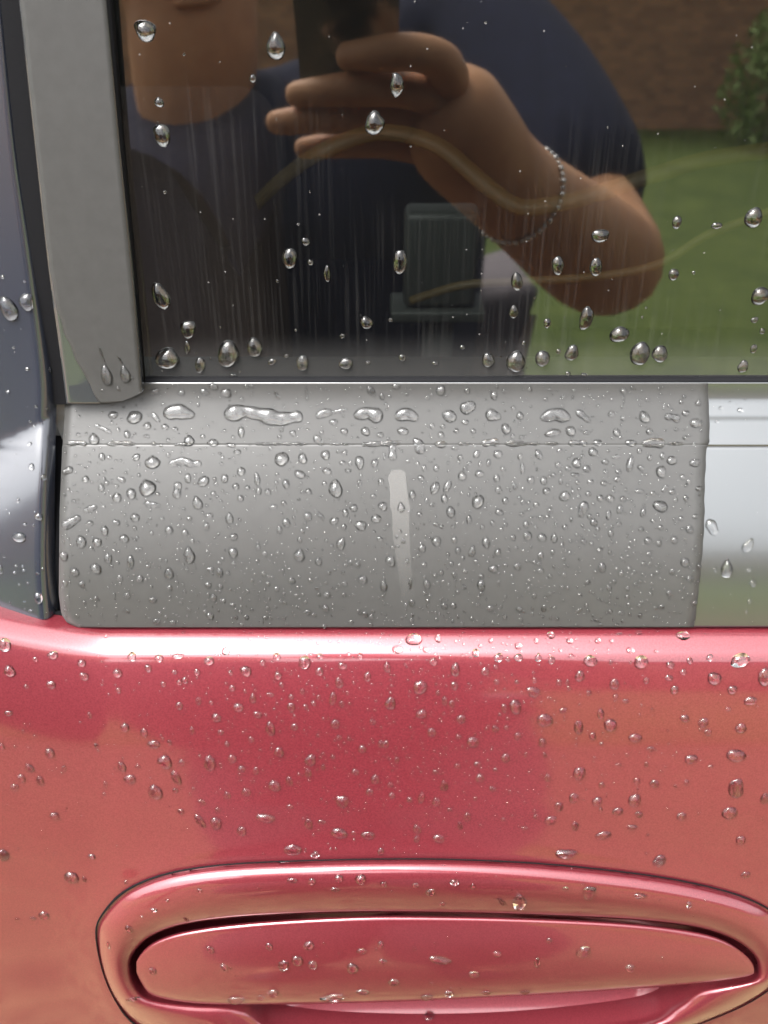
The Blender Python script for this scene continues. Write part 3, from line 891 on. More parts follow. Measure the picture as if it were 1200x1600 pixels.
def drop_geo(px, py, w, h, ang, tear, rng, seg, rings):
    g = hit(px, py)
    if not g: return None
    nme, p, nn, dep = g
    u, v = frame(nn)
    k = dep / FPX
    vd = ray(px, py).normalized()
    fs = max(0.45, abs((v - vd * v.dot(vd)).length))
    a, b = w * k / 2, h * k / 2 / (0.45 + 0.55 * fs)
    hh = CA[nme] * 2 * min(a, b) * rng.uniform(0.85, 1.1) * (0.9 if max(a, b) < 1.8 * min(a, b) else 1.0)
    hh = min(hh, 0.0030)
    n1, n2, n3 = (rng.uniform(0, 6.28) for _ in range(3))
    am = 0.09 if seg > 14 else 0.05
    am2 = am * rng.uniform(0.3, 1.0)
    ct = 1.0 / math.tan(R(78)); Rs = 1.0 / math.sin(R(78))
    ca, sa = math.cos(ang), math.sin(ang)
    V = []
    def pos(x, y, z):
        if tear: x *= (1 - tear * max(0.0, y)) * (1 + 0.12 * tear * max(0, -y))
        X, Y = x * a, y * b
        X, Y = X * ca - Y * sa, X * sa + Y * ca
        return p + u * X + v * Y + nn * z
    sag = 0.16
    V.append(pos(0, -sag, hh))
    for j in range(1, rings + 1):
        rho = math.sin(j / rings * math.pi / 2)
        z = (math.sqrt(max(0, Rs*Rs - rho*rho)) - ct) / (Rs - ct)
        for i in range(seg):
            t = 2 * math.pi * i / seg
            rr = rho * (1 + am2 * math.sin(2*t + n1) + am2 * 0.7 * math.sin(3*t + n2) + am2 * 0.4 * math.sin(5*t + n3))
            V.append(pos(rr * math.cos(t), rr * math.sin(t) - sag * (1 - rho*rho), z * hh - (0.00004 if j == rings else 0)))
    Fc = []
    for i in range(seg): Fc.append((0, 1 + i, 1 + (i+1) % seg))
    for j in range(rings - 1):
        for i in range(seg):
            Fc.append((1 + j*seg + i, 1 + (j+1)*seg + i, 1 + (j+1)*seg + (i+1) % seg, 1 + j*seg + (i+1) % seg))
    Fc.append(tuple(1 + (rings-1)*seg + i for i in reversed(range(seg))))
    # make the winding point outwards
    e1, e2 = V[2] - V[1], V[0] - V[1]
    if (V[Fc[0][1]] - V[0]).cross(V[Fc[0][2]] - V[0]).dot(nn) < 0: Fc = [tuple(reversed(f)) for f in Fc]
    return nme, p, V, Fc
def path_geo(pts, w, rng, hk=0.30):
    P = []
    nme0 = None
    dens = []
    for (x0, y0), (x1, y1) in zip(pts, pts[1:]):
        L = math.hypot(x1 - x0, y1 - y0); nn_ = max(3, int(L / 3))
        for i in range(nn_): dens.append((x0 + (x1-x0)*i/nn_, y0 + (y1-y0)*i/nn_))
    dens.append(pts[-1])
    for _ in range(3):          # soften the corners
        dens = [dens[0]] + [((a[0]+2*b[0]+c[0])/4, (a[1]+2*b[1]+c[1])/4) for a, b, c in zip(dens, dens[1:], dens[2:])] + [dens[-1]]
    N = max(14, len(dens)); 
    hs_ = [hit(x, y) for x, y in dens]
    hs_ = [h for h in hs_ if h]
    if len(hs_) < 3: return None
    nme0 = hs_[len(hs_)//2][0]
    # lengthen by the round ends, place sections by arc length
    cum = [0]
    for a, b in zip(hs_, hs_[1:]): cum.append(cum[-1] + (b[1] - a[1]).length)
    tot = cum[-1]; k = hs_[0][3] / FPX; wm = w * k / 2
    mean_n = sum((h[2] for h in hs_), Vector()).normalized()
    secs = []
    ns = max(16, int(tot / wm * 5)); ns = min(ns, 60)
    ph1, ph2 = rng.uniform(0, 6.28), rng.uniform(0, 6.28)
    for i in range(ns + 1):
        t = 0.5 - 0.5 * math.cos(math.pi * i / ns)
        s = t * tot
        j = 0
        while j < len(cum) - 2 and cum[j+1] < s: j += 1
        f = (s - cum[j]) / max(1e-9, cum[j+1] - cum[j])
        c = hs_[j][1].lerp(hs_[j+1][1], min(1, f)); nn = mean_n
        e = min(s, tot - s) / min(wm * 1.3, tot / 2)
        r = wm * (math.sqrt(max(0.0, 1 - (1 - min(1, e))**2)))
        r *= 1 + 0.16 * math.sin(s / wm * 1.1 + ph1) + 0.08 * math.sin(s / wm * 2.7 + ph2)
        secs.append((c, nn, max(r, wm * 0.03)))
    V, Fc = [], []
    m = 9
    for i, (c, nn, r) in enumerate(secs):
        t = (secs[min(i+1, ns)][0] - secs[max(i-1, 0)][0]).normalized()
        sd_ = nn.cross(t).normalized()
        for q in range(m):
            a = -math.pi/2 + math.pi * q / (m - 1)
            zz = hk * 2 * r * (max(0, math.cos(a)) ** 0.8)
            V.append(c + sd_ * (r * math.sin(a)) + nn * (min(zz, 0.003) - (0.00004 if q in (0, m-1) else 0)))
    for i in range(ns):
        for q in range(m):
            Fc.append((i*m + q, (i+1)*m + q, (i+1)*m + (q+1) % m, i*m + (q+1) % m))
    Fc.append(tuple(range(m))); Fc.append(tuple(ns*m + q for q in reversed(range(m))))
    f0 = Fc[(ns//2)*m + m//2]
    nrm = (V[f0[1]] - V[f0[0]]).cross(V[f0[2]] - V[f0[0]])
    if nrm.dot(secs[ns//2][1]) < 0: Fc = [tuple(reversed(f)) for f in Fc]
    return nme0, secs[ns//2][0], V, Fc

# traced drops: blocks of (x offset, y offset, scale) and "cx cy width height [angle] [taper]"
BLOCKS = [
 (0, 560, 3, """380 858 52 58,455 860 42 44,582 843 50 36,507 936 40 46,450 985 58 44 -25,350 1000 42 40,298 926 40 50,612 952 34 64 0 .3,886 920 56 80 0 .55,
 792 1006 46 56 0 .5,1092 910 48 48,1030 1003 34 46 0 .3,690 605 78 84 10 .35,615 634 46 52,548 652 44 44,925 676 46 68 20 .5,1075 748 38 58 0 .55,953 575 60 48 30,
 880 560 36 44 0 .3,1052 562 34 44,475 605 32 38,478 460 32 36,400 565 34 32,490 805 38 48 0 .3,866 815 34 32,1095 835 40 34,792 803 40 38,655 1032 36 32 -20,
 560 1028 30 30,715 485 76 62 0 .5,440 378 50 56 0 .2,630 275 80 58 20,530 265 48 36,690 315 36 36,773 320 34 30,596 355 30 40,638 462 44 30 25,715 1130 36 30,
 595 1110 36 28,983 1205 36 34,1000 1120 34 36,1130 530 36 44 -20,1105 600 32 32,1127 655 30 32,968 787 30 36,383 1058 28 34,303 1053 28 28,733 1232 38 28,
 810 1238 30 26,632 745 50 36 10,885 385 56 50 0 .3,998 395 56 34,1112 437 34 26,1080 405 50 24,420 772 36 26,545 768 38 26,820 330 30 20,688 365 30 18,850 160 34 26,
 958 157 48 30,1060 160 56 40,1000 130 50 30,1130 345 34 50,985 988 36 28,975 1060 30 32,795 1075 28 26,1033 1068 26 22,1045 1135 28 22,1090 1155 26 20,
 1155 1213 26 22,885 1175 22 18,760 750 24 18,1000 632 30 22,1160 605 26 22,980 735 40 22,887 750 28 20,500 500 0 0"""),
 (400, 560, 3, """120 470 70 64,218 468 44 50,325 452 46 42 20,205 543 52 40 -15,333 527 42 34,485 487 46 60,556 490 34 40,373 610 66 84,140 587 36 42,55 625 30 34,5 565 30 60,
 12 620 30 34,243 740 38 44 15,142 770 36 46 10,110 802 30 36,458 700 40 34,418 722 32 34,366 760 44 34 20,490 782 56 46 15,562 750 46 38 15,594 692 40 42,585 578 28 36,
 398 866 46 62 -15 .55,203 920 52 62 -20 .5,292 950 34 40 0 .3,630 950 46 50,598 1066 38 48 0 .3,500 1036 46 40 -30,680 697 34 56 0 .5,732 637 32 44 0 .3,476 966 26 32,
 778 890 36 38,845 856 44 44,838 606 40 64 -15,897 598 34 62 -30,883 657 34 40 15,912 718 40 60 0 .4,998 754 28 40 -10 .3,1040 670 60 62 -25,966 550 42 42,1047 540 42 34,
 1128 560 30 38,1137 615 34 36,1140 720 40 30,1078 862 42 50 20 .3,1013 902 34 58 -10 .55,1112 985 42 38 20,1133 908 30 36 -15,800 1058 36 42,1055 1062 36 54 -5 .3,
 947 900 28 32,1168 666 30 32,1133 448 46 36 15,1034 448 28 44 -25,772 560 30 28,844 513 26 34,788 513 24 30,167 1040 36 32,332 1106 32 30,325 1170 36 34 0 .3,
 240 1190 38 24,510 1200 28 30,730 1145 26 36,728 1228 22 22,709 950 18 28,690 855 20 32,676 810 18 20,882 1158 36 28 -15,925 1157 30 26,1097 1170 34 28,413 340 36 30,
 513 342 44 40,582 358 32 28,688 340 54 36,172 350 32 28,363 298 40 28,867 358 30 32,1172 330 46 50,865 402 56 38,930 418 30 24,415 442 28 30,655 130 44 24,865 150 44 48,
 990 150 28 26,1115 175 32 40,590 178 24 34,980 298 36 24,1018 340 26 24,938 338 26 24,875 318 24 22,825 316 24 28,485 580 26 24,550 645 28 22,245 622 30 28,320 585 20 24,
 80 695 40 24 20,130 678 24 28,135 1145 20 18,97 1078 26 24,415 1055 28 26,195 1075 22 22,35 1008 26 26,40 915 26 28,10 885 24 28,205 850 24 26,217 810 22 28,412 788 28 26,
 580 845 28 26,320 1255 24 22,445 1235 28 18,540 1210 26 26,868 1005 22 30,980 997 24 22,930 1015 22 34 30,930 850 28 30,800 665 22 28,826 685 28 20,766 730 28 24,845 778 28 20,
 1060 790 24 22,1110 772 26 24,1055 1020 28 24,975 1070 24 24,1170 968 24 22,1150 800 22 20,1165 1210 22 24,790 1100 24 20,787 965 28 24,916 962 22 24,957 462 26 26,1090 488 22 34,
 1000 492 26 20,1158 518 28 24,1050 495 20 26,440 490 20 26,405 488 30 20,432 525 30 20"""),
 (800, 560, 3, """124 450 34 50 25,302 490 46 46,350 517 40 32 -15,263 515 28 28,295 545 44 20,378 437 46 40 25,436 484 36 28,216 498 30 30,48 515 22 56,148 572 34 38,88 568 36 36,
 160 620 34 32 20,247 644 54 46 15,358 634 28 22,412 654 32 32,458 654 42 40 0 .4,519 659 28 28,493 566 36 26,430 584 32 24,366 577 30 24 15,698 531 50 54 15,748 478 48 42 -20,
 856 489 52 38 25,705 458 26 34,604 512 32 28,879 610 36 26,815 655 26 30,505 707 28 46 -10,452 734 24 48,614 722 24 48,383 768 36 38,363 740 28 26,462 818 26 38 0 .5,
 72 830 44 40 -20,140 838 46 36,197 840 34 46 0 .5,335 857 30 26,760 850 34 36,831 800 34 42,858 740 28 24,636 853 34 32,690 866 26 30,25 974 34 36,134 994 32 24,
 134 926 28 40,422 978 38 48 0 .3,411 897 28 26,512 1008 30 30,810 955 40 46,750 1000 26 34,832 1032 34 32,876 975 26 28,355 1048 30 22,454 1075 26 28,737 1100 26 30,
 700 1165 28 24,149 1170 24 36 0 .4,34 1175 30 26,103 1110 24 24,512 1192 30 20,855 1148 28 30 -20,178 712 30 26,113 685 28 26,274 340 52 44 -25,190 347 76 36,350 347 34 20,
 490 347 36 36 -30,644 342 34 30,863 302 60 46,620 275 52 54,465 260 30 32,520 278 24 30,813 256 34 30,873 208 28 30,523 152 32 30,37 268 36 36,597 622 46 20,
 750 625 32 26 20,767 662 24 24,695 692 78 50 -15,553 495 34 78 -15,402 395 48 30,557 396 56 32,487 460 44 20,645 465 24 26,597 432 26 26,222 430 26 20,38 460 26 28,
 228 575 18 34,195 545 24 22,305 580 24 22,66 778 30 34,112 790 20 22,205 780 20 22,248 790 26 26,278 755 20 26,500 775 26 22,498 530 30 24,438 530 26 22,540 1078 26 22,
 540 1118 24 22,640 915 26 22,615 962 22 26,645 965 20 28,695 792 28 28,790 750 24 24,660 760 24 20,50 672 24 26,46 730 24 20,135 745 26 22,5 840 24 30,850 898 18 18,
 548 983 22 22,515 935 22 22,680 1000 24 22,655 1018 22 22,600 1045 20 20,480 1045 20 24,318 1108 22 18,235 1070 24 18,178 1020 22 18,80 1040 22 20,178 1100 24 20,
 547 1155 22 24,600 1205 20 22,665 1215 18 20,40 1222 24 18,825 1105 22 16,797 798 16 16,798 555 26 28,828 577 24 28,660 633 28 22,605 800 26 24,
 1007 985 58 90 0 .45,1130 1055 36 36,1110 990 26 24,1113 1140 26 22,1097 1190 22 20,952 990 18 26,980 232 26 16,1070 242 30 20,960 296 20 14"""),
 (0, 950, 2, """952 170 38 42,768 197 34 36,653 165 34 28,705 135 28 26,412 152 28 30,497 157 26 26,367 203 32 28,868 210 28 28 0 .3,865 152 24 24,998 198 26 28,1000 152 22 20,
 1070 180 28 26,1148 214 24 30,1060 233 24 36,1040 283 24 40,910 310 24 34,845 377 30 46,790 282 22 30,745 310 34 28,805 332 28 24 -20,676 342 32 28,560 305 24 28,615 200 22 22,
 463 188 22 26,578 225 22 24,872 450 30 32,970 475 38 36,920 371 24 22,1048 362 28 32,515 480 48 44,655 483 38 52,726 470 30 26,480 425 40 28,1070 605 38 42 0 -.3,965 675 26 36,
 858 555 44 32 -20,770 575 32 22,963 515 22 30,1172 535 28 30,1155 574 24 22,1132 440 26 24,485 575 44 48,405 535 40 30,675 672 40 36,830 655 60 28,155 452 32 30,92 500 24 34 30,
 125 540 24 32,66 532 26 28,170 650 34 24,630 606 28 18,625 665 24 50 25,1060 703 50 34,915 755 60 34,165 147 32 28,30 197 36 38,15 115 36 46,255 172 28 24,262 213 28 30 30,
 160 240 28 28,390 373 28 28,450 388 26 26,556 150 36 18,820 170 20 20,8 770 36 40,755 697 32 30,550 530 30 46 20,380 495 28 34 25,27 328 28 18,280 335 16 20,1125 150 18 20,
 110 160 18 16,82 245 18 12,370 257 18 20,510 238 20 18,545 200 20 14,560 232 20 18,725 250 22 22,720 202 16 16,620 290 18 26,660 295 16 14,845 270 24 14,910 277 18 18,
 880 240 16 18,945 260 16 20,980 297 18 18,995 278 14 16,1068 300 18 22,955 308 18 16,1110 512 24 20,1010 497 14 20,755 502 24 22,800 508 20 24,905 542 22 30,710 425 18 16,
 785 410 20 22,690 388 22 16,695 305 0 0,600 383 16 24,530 420 14 18,567 482 24 20,430 495 18 14,330 550 14 18,200 500 16 18,300 430 14 18,710 585 22 26,905 620 22 14,
 1005 668 24 16,1150 710 44 26,985 770 30 22,1190 760 22 24,285 775 24 16,1190 425 18 22,1165 355 20 18,1085 265 12 14,1060 405 18 18,1090 408 14 16,1040 465 16 14,
 548 570 18 18,565 635 22 18,680 630 18 14,325 580 14 10,45 560 28 24,5 432 18 20,1105 703 16 14,190 372 0 0"""),
 (600, 950, 2, """93 98 54 40 0 .2,42 130 34 26,223 193 30 42,113 247 42 48,20 297 32 44,117 330 34 30,154 167 28 24,316 197 28 28,358 155 30 30,287 140 26 26,420 118 26 22,420 155 30 24,
 482 155 22 26,645 165 44 36,803 168 44 42,612 212 28 40,720 238 30 38,467 262 40 34 0 -.3,410 308 38 48,502 350 56 40 -15,608 372 30 46,707 365 40 42,785 405 44 28,278 418 38 36 -15,
 149 388 28 28,241 347 28 30,220 242 24 26,348 377 22 24,380 468 28 30 -20,495 420 26 26,418 400 22 24,652 400 24 26,677 330 24 34,376 313 20 28,299 530 28 28,188 555 24 38 0 .4,
 292 488 24 18,512 530 22 28,610 516 38 42,592 593 28 34,547 620 26 32,520 662 40 28 20,666 604 32 28,783 600 40 40,845 548 32 24,597 682 24 30,163 605 26 30,117 592 22 36,
 260 653 22 30,238 680 18 26,171 720 38 26,103 690 26 30,103 722 20 22,730 635 36 24,935 86 46 30,895 178 26 24,908 255 26 28,890 217 26 20,1032 220 48 38 -15,1113 163 60 46 15,
 1190 215 44 60,1145 290 40 28 15,1088 255 32 28,940 345 30 24,998 358 34 30,1012 388 26 22,1115 375 40 30,1100 460 62 40,960 472 44 28,1100 565 46 64 20 -.5,1080 640 50 40 15,
 1190 595 30 34,685 710 50 26 15,930 650 34 26,570 768 70 28,775 685 36 18,863 785 40 30,1115 725 30 30,833 440 26 18,820 226 20 22,935 200 22 20,955 165 20 22,1018 155 22 22,
 168 95 24 26,580 103 22 20,668 102 20 20,770 132 28 20,333 102 16 16,475 103 16 18,522 85 26 24,10 185 24 34,20 552 20 16,25 585 22 18,40 475 16 22,80 598 20 18,5 425 22 26,
 340 565 24 16,230 493 18 18,233 402 20 16,160 512 18 16,348 505 18 14,350 183 18 16,285 595 14 14,205 630 18 12,372 660 16 14,440 688 24 12,475 652 18 16,678 630 14 14,
 680 552 20 18,680 425 14 14,733 490 20 14,820 488 14 18,760 458 14 12,790 540 22 20,797 645 24 22,945 545 18 20,910 558 12 12,1022 495 20 12,1075 315 18 14,640 265 18 18,
 547 232 18 20,573 232 14 18,577 250 14 16,560 320 26 18,723 280 18 24,755 290 22 14,470 225 18 20,415 230 14 16,352 230 18 18,168 265 14 18,190 290 18 28,212 300 18 28,
 387 345 12 12,383 373 16 14,443 458 12 16,503 460 14 18,585 150 18 16,523 163 24 24 -30,387 160 14 20,550 132 12 12,130 130 20 18,300 118 14 12,710 104 14 14,710 170 12 18,
 735 80 24 10,795 78 22 16,850 135 14 12,770 170 10 10"""),
 (400, 1320, 3, """170 165 50 26,262 170 36 34,388 155 40 36,490 160 50 46,598 183 36 26,748 187 34 22,818 220 46 36,930 175 44 32,1017 195 22 28,875 275 28 20,370 208 48 18,62 475 36 34,247 470 50 44,
 130 565 50 56,193 540 56 50,265 560 44 40,452 577 60 46,495 497 50 24,585 465 30 30,593 545 36 24,645 642 56 30,500 687 70 24,360 715 120 36,80 692 56 36,20 715 40 28,862 538 110 32,
 800 712 60 32,905 697 46 30,1022 605 56 30,1130 510 40 28,1080 692 50 20"""),
 (800, 1320, 3, """35 265 70 86 0 .5,360 225 56 70 0 -.5,600 238 60 26,688 82 56 44,235 40 60 40,335 500 66 56,552 575 50 34,175 448 34 26,118 552 30 50,60 690 50 20,250 205 30 24,830 280 26 36,1095 140 50 30"""),
 (0, 1320, 3, """15 50 48 60,335 152 70 56,395 162 24 26,432 55 30 24,205 330 50 40 -20,605 395 34 40,720 305 34 22,508 470 18 36,935 212 26 20,1105 725 80 36,1050 572 36 34 20,715 590 36 40,985 490 34 40 25,
 785 260 24 14,590 175 20 18,80 350 24 14,155 345 30 18"""),
 (0, 0, 2, """455 97 62 66 0 -.3,862 145 58 84 0 .3,497 320 30 30,507 425 50 66 0 -.5,790 245 20 26,502 925 54 86 20,588 1030 46 56 0 -.4,523 1120 72 72,625 1140 32 50,713 1105 70 84,795 1085 48 64,
 905 808 44 64 0 -.2,955 755 24 26,1145 1008 40 40,1022 855 22 48,970 820 18 18,945 1135 36 50 0 -.4,1080 1135 50 34 20,850 1130 30 18 20,585 1085 18 40,1170 385 64 70,730 1172 24 10,515 600 12 12,
 895 1112 16 12,1150 1133 16 12,1070 1050 18 14"""),
 (600, 0, 2, """40 265 44 70,50 820 44 76 0 -.2,415 880 36 60,405 975 30 40,543 830 38 60,662 835 38 60,675 738 54 40 0 -.4,632 995 46 70,735 1045 60 50,412 1130 60 70,495 1120 48 50,587 1103 44 48,
 800 1105 62 78,862 1105 50 56,1155 680 56 66,905 858 34 36,1175 925 56 56,915 695 30 40,510 1010 24 30,325 1125 40 46,1122 1145 34 40,1155 1090 22 28,1158 1000 22 20,1182 1035 18 18,
 545 1098 16 16,437 1072 14 14,57 1117 22 24,575 1167 16 14,625 1170 20 10,245 1085 16 14,1040 705 36 20,160 1135 20 12,20 1000 14 12"""),
 (0, 400, 4, """55 330 100 170 20,165 290 84 110 15 -.4,318 622 26 30,172 705 30 22,315 715 28 40,50 848 30 20,85 573 22 18,665 745 72 130 0 .3,782 740 70 100 0 .3,15 130 30 26,825 760 20 20,740 830 20 30 30,640 840 22 14"""),
 (0, 800, 5, """150 195 125 80,300 670 72 92,305 35 64 64,5 450 40 80,195 95 40 26,262 103 24 20,237 770 36 24,185 455 30 20,295 480 30 20,125 420 30 18,33 350 24 14,190 700 26 12"""),
 (0, 560, 3, """148 508 32 32,205 558 32 32,85 665 20 24,140 400 24 18,125 50 20 16,38 155 24 14,235 55 20 16"""),
]
PATHS = [   # offset, scale, width, points
 (0, 560, 3, 62, [(765, 265), (830, 245), (912, 268)]), (0, 560, 3, 24, [(315, 402), (370, 394), (408, 404)]), (0, 560, 3, 22, [(500, 404), (560, 396), (635, 403)]),
 (0, 560, 3, 34, [(790, 500), (848, 475), (900, 495), (945, 490)]), (0, 560, 3, 42, [(832, 578), (834, 615), (822, 655)]), (0, 560, 3, 26, [(672, 680), (752, 690)]),
 (0, 560, 3, 26, [(392, 718), (455, 692)]), (0, 560, 3, 42, [(290, 790), (340, 765), (375, 740)]), (0, 560, 3, 28, [(283, 543), (342, 513)]), (0, 560, 3, 18, [(445, 312), (522, 348)]),
 (0, 560, 3, 20, [(815, 405), (912, 402)]), (0, 560, 3, 22, [(712, 255), (748, 298)]), (0, 560, 3, 24, [(548, 560), (588, 575)]), (0, 560, 3, 26, [(700, 160), (748, 150)]),
 (400, 560, 3, 66, [(-150, 268), (-60, 245), (20, 262), (110, 285), (218, 268)]), (400, 560, 3, 44, [(282, 275), (320, 252), (358, 252)]), (400, 560, 3, 62, [(458, 272), (520, 252), (594, 278)]),
 (400, 560, 3, 66, [(652, 278), (705, 256), (758, 284)]), (400, 560, 3, 50, [(872, 258), (938, 282)]), (400, 560, 3, 54, [(958, 245), (1028, 212)]), (400, 560, 3, 54, [(1076, 258), (1148, 276)]),
 (400, 560, 3, 18, [(0, 402), (240, 403)]), (400, 560, 3, 30, [(275, 360), (290, 385), (318, 404)]), (400, 560, 3, 14, [(345, 404), (438, 404)]), (400, 560, 3, 26, [(495, 405), (600, 401), (682, 396)]),
 (400, 560, 3, 36, [(640, 395), (638, 435), (640, 478)]), (400, 560, 3, 44, [(738, 375), (770, 405), (765, 448)]), (400, 560, 3, 20, [(948, 402), (1002, 402)]), (400, 560, 3, 36, [(1056, 402), (1110, 390), (1138, 398)]),
 (400, 560, 3, 30, [(1168, 400), (1270, 400)]), (400, 560, 3, 18, [(275, 710), (320, 757)]), (400, 560, 3, 28, [(522, 132), (558, 175)]), (400, 560, 3, 12, [(232, 130), (242, 198)]), (400, 560, 3, 16, [(722, 1028), (722, 1082)]),
 (400, 560, 3, 18, [(85, 155), (112, 190)]), (400, 560, 3, 18, [(355, 255), (428, 238)]), (400, 560, 3, 16, [(598, 440), (605, 475)]),
 (800, 560, 3, 18, [(70, 400), (130, 402)]), (800, 560, 3, 18, [(155, 400), (218, 400)]), (800, 560, 3, 24, [(265, 400), (310, 392), (352, 402)]), (800, 560, 3, 46, [(608, 402), (665, 394), (714, 400)]),
 (800, 560, 3, 18, [(730, 400), (804, 400)]), (800, 560, 3, 54, [(132, 284), (200, 258), (274, 280)]), (800, 560, 3, 30, [(302, 244), (345, 280), (365, 298)]), (800, 560, 3, 42, [(346, 670), (332, 705), (318, 745)]),
 (800, 560, 3, 36, [(714, 278), (750, 270), (786, 290)]), (800, 560, 3, 44, [(918, 755), (940, 795), (952, 828)]), (800, 560, 3, 44, [(1128, 845), (1105, 880), (1082, 905)]), (800, 560, 3, 22, [(728, 592), (715, 618), (698, 620)]),
 (800, 560, 3, 10, [(714, 210), (710, 240)]), (800, 560, 3, 18, [(0, 575), (20, 615)]), (800, 560, 3, 16, [(295, 1190), (330, 1172)]),
 (400, 1320, 3, 40, [(835, 762), (815, 795), (800, 825)]), (0, 1320, 3, 18, [(590, 728), (655, 718)]), (0, 1320, 3, 16, [(860, 340), (882, 358)]), (400, 1320, 3, 24, [(1135, 250), (1165, 282)]),
 (0, 400, 4, 16, [(622, 570), (650, 660)]), (0, 400, 4, 14, [(738, 625), (765, 675)]),
]
rng = random.Random(11)
items = []          # (pixel area, cx, cy, w, h, geo, shape)
occ = []
for ox, oy, sc_, txt in BLOCKS:
    for ent in txt.replace('\n', ' ').split(','):
        q = [float(t) for t in ent.split()]
        cx, cy, w, h = ox + q[0]/sc_, oy + q[1]/sc_, q[2]/sc_, q[3]/sc_
        if w <= 0: continue
        ang = R(q[4]) if len(q) > 4 else rng.uniform(-.2, .2); te = q[5] if len(q) > 5 else rng.choice([0, 0, .12, .2])
        big = w * h > 60
        g = drop_geo(cx, cy, w, h, ang, te, rng, 26 if big else 16, 8 if big else 5)
        if not g: continue
        sh = 'teardrop' if te >= .3 else 'tapered' if te <= -.2 else 'flat oval' if w > 1.35*h else 'tall oval' if h > 1.35*w else 'round'
        items.append((w*h, cx, cy, w, h, g, sh)); occ.append((cx, cy, max(w, h)/2))
for ox, oy, sc_, w, pts in PATHS:
    pp = [(ox + x/sc_, oy + y/sc_) for x, y in pts]
    g = path_geo(pp, w/sc_, rng)
    if not g: continue
    L = sum(math.hypot(b[0]-a[0], b[1]-a[1]) for a, b in zip(pp, pp[1:]))
    cx, cy = sum(p[0] for p in pp)/len(pp), sum(p[1] for p in pp)/len(pp)
    items.append((L*w/sc_, cx, cy, L, w/sc_, g, 'puddled' if w/sc_ > 14 else 'streak of water'))
    for a, b in zip(pp, pp[1:]):
        for t in range(6): occ.append((a[0]+(b[0]-a[0])*t/5, a[1]+(b[1]-a[1])*t/5, w/sc_/2))
# the small beads between them
cell = {}
def put(x, y, r):
    cell.setdefault((int(x//24), int(y//24)), []).append((x, y, r))
def free(x, y, r):
    cx, cy = int(x//24), int(y//24)
    for i in (-1, 0, 1):
        for j in (-1, 0, 1):
            for (a, b, c) in cell.get((cx+i, cy+j), ()):
                if (a-x)**2 + (b-y)**2 < (c+r+0.6)**2: return False
    return True
for x, y, r in occ: put(x, y, r)
small = {}
def fill(nm, n, x0, x1, y0, y1, dens, smin, smax, p=2.4):
    got = tries = 0
    while got < n and tries < n * 12:
        tries += 1
        x, y = rng.uniform(x0, x1), rng.uniform(y0, y1)
        if rng.random() > dens(x, y): continue
        s = smin + (smax - smin) * rng.random() ** p
        if not free(x, y, s/2): continue
        g = drop_geo(x, y, s * rng.uniform(.85, 1.2), s * rng.uniform(.85, 1.15), 0, rng.choice([0, .15]), rng, 11, 4)
        if not g or g[0] not in nm: continue
        put(x, y, s/2); small.setdefault(g[0], []).append(g); got += 1
fill(('film',), 1500, 96, 1096, 602, 978, lambda x, y: 0.15 if 606 < x < 645 and 735 < y < 930 else (1.0 if y > 740 else 0.75), 3.0, 7.5)
fill(('red',), 850, 0, 1200, 985, 1335, lambda x, y: max(0.05, 1 - abs(x - 620) / 520 - max(0, y - 1220) / 160), 2.6, 5.5)
fill(('glass',), 45, 220, 1200, 10, 590, lambda x, y: 0.25 + 0.75 * (y / 590) ** 3, 1.8, 5)
fill(('black',), 30, 0, 75, 420, 960, lambda x, y: 1, 2, 5)
fill(('silver',), 26, 1105, 1200, 600, 975, lambda x, y: 1 if y < 640 else .15, 1.6, 4)
fill(('bezel', 'flap'), 60, 160, 1190, 1350, 1560, lambda x, y: 1, 2, 5)
items.sort(key=lambda t: -t[0])
for it in items[300:]: small.setdefault(it[5][0], []).append(it[5])
items = items[:300]
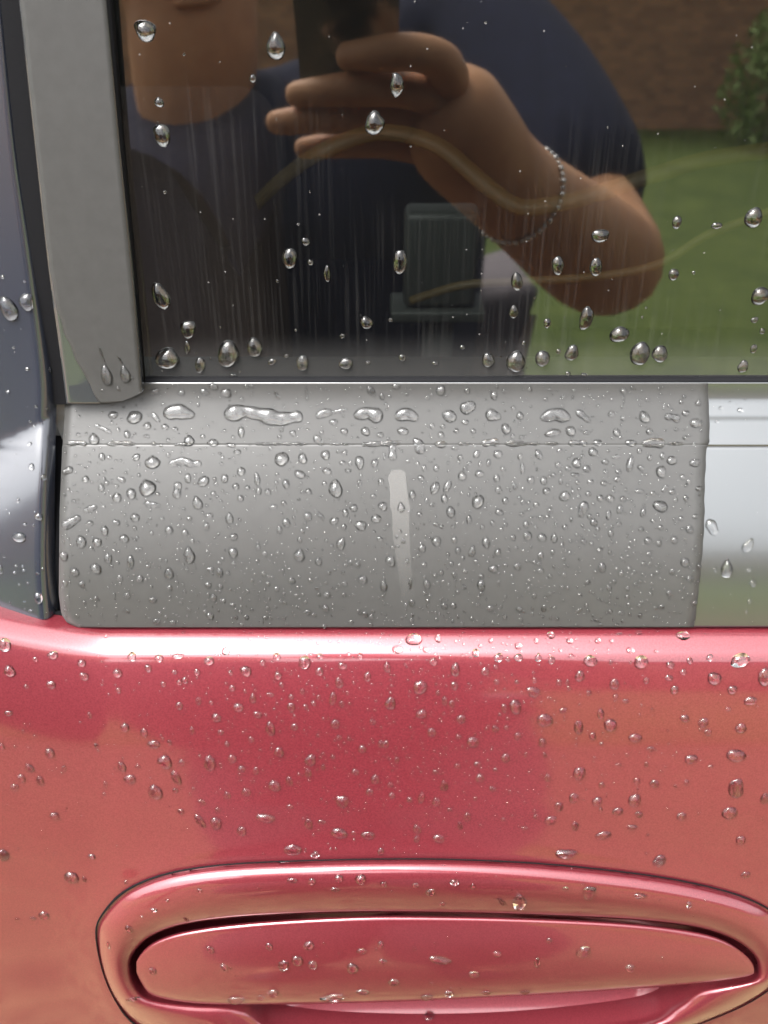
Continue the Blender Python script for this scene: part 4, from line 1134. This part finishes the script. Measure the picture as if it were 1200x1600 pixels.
# names and labels: surface, size, shape, zone and, where still alike, the order from the left
def zone(s, x, y):
    if s == 'film':
        r = 'above seam' if y < 684 else 'on seam' if y < 700 else 'below seam' if y < 770 else 'mid height' if y < 850 else 'low down' if y < 920 else 'by lower edge'
        c = 'left end' if x < 250 else 'left half' if x < 440 else 'left of smear' if x < 605 else 'on pale smear' if x < 645 and 735 < y < 930 else 'right of smear' if x < 800 else 'right half' if x < 960 else 'right end'
        return 'on grey film, ' + r + ', ' + c
    if s == 'red':
        r = 'on the ridge' if y < 1024 else 'under the ridge' if y < 1080 else 'mid height' if y < 1180 else 'above the handle'
        c = 'far left' if x < 150 else 'left' if x < 400 else 'centre' if x < 800 else 'right' if x < 1050 else 'far right'
        return 'on red paint, ' + r + ', ' + c
    if s == 'glass':
        r = 'top' if y < 200 else 'middle' if y < 400 else 'lower' if y < 515 else 'bottom edge'
        c = 'left' if x < 330 else 'centre left' if x < 600 else 'centre right' if x < 900 else 'right'
        return 'on window glass, ' + r + ', ' + c
    if s == 'silver': return 'on the bare silver panel'
    if s == 'bezel': return 'on the red handle surround, ' + ('left' if x < 500 else 'right')
    if s == 'flap': return 'on the red handle flap, ' + ('left' if x < 550 else 'right')
    if s == 'pillar': return 'on the grey window pillar'
    return 'on the glossy black panel, ' + ('upper' if y < 640 else 'lower')
GROUPS = {'film': 'rain drops on the grey film', 'red': 'rain drops on the red paint', 'glass': 'rain drops on the window', 'silver': 'rain drops on the bare silver',
          'bezel': 'rain drops on the handle', 'flap': 'rain drops on the handle', 'pillar': 'rain drops on the pillar', 'black': 'rain drops on the black panel'}
ORD = ['first', 'second', 'third', 'fourth', 'fifth', 'sixth', 'seventh', 'eighth', 'ninth', 'tenth', 'eleventh', 'twelfth']
lab = {}
for it in items:
    a, x, y, w, h, g, sh = it
    size = 'large' if a > 420 else 'medium' if a > 170 else 'small'
    nounp = sh if sh == 'streak of water' else sh + ' rain drop'
    lab.setdefault('%s %s %s' % (size, nounp, zone(g[0], x, y)), []).append(it)
for base, its in lab.items():
    its.sort(key=lambda t: t[1])
    for i, it in enumerate(its):
        nme, p, V, Fc = it[5]
        me = bpy.data.meshes.new('rain_drop')
        me.from_pydata([tuple(v - p) for v in V], [], Fc); me.update()
        for f in me.polygons: f.use_smooth = True
        me.materials.append(M_water)
        o = bpy.data.objects.new('rain_drop', me); COL.objects.link(o); o.location = p
        tag(o, base if len(its) == 1 else base + ', ' + ORD[min(i, 11)] + ' from left', 'rain drop', GROUPS[nme])
NAMES = {'film': 'grey film', 'red': 'red paint', 'glass': 'window glass', 'silver': 'bare silver panel', 'bezel': 'handle surround', 'flap': 'handle flap', 'pillar': 'window pillar film', 'black': 'glossy black panel'}
for nme, gs in small.items():
    V, Fc = [], []
    for _, p, v, f in gs:
        k = len(V); V += v; Fc += [tuple(i + k for i in q) for q in f]
    o = mesh_obj('fine_rain_beads', V, Fc, M_water)
    tag(o, 'scatter of fine rain beads across the ' + NAMES[nme], 'rain beads', None, 'stuff')
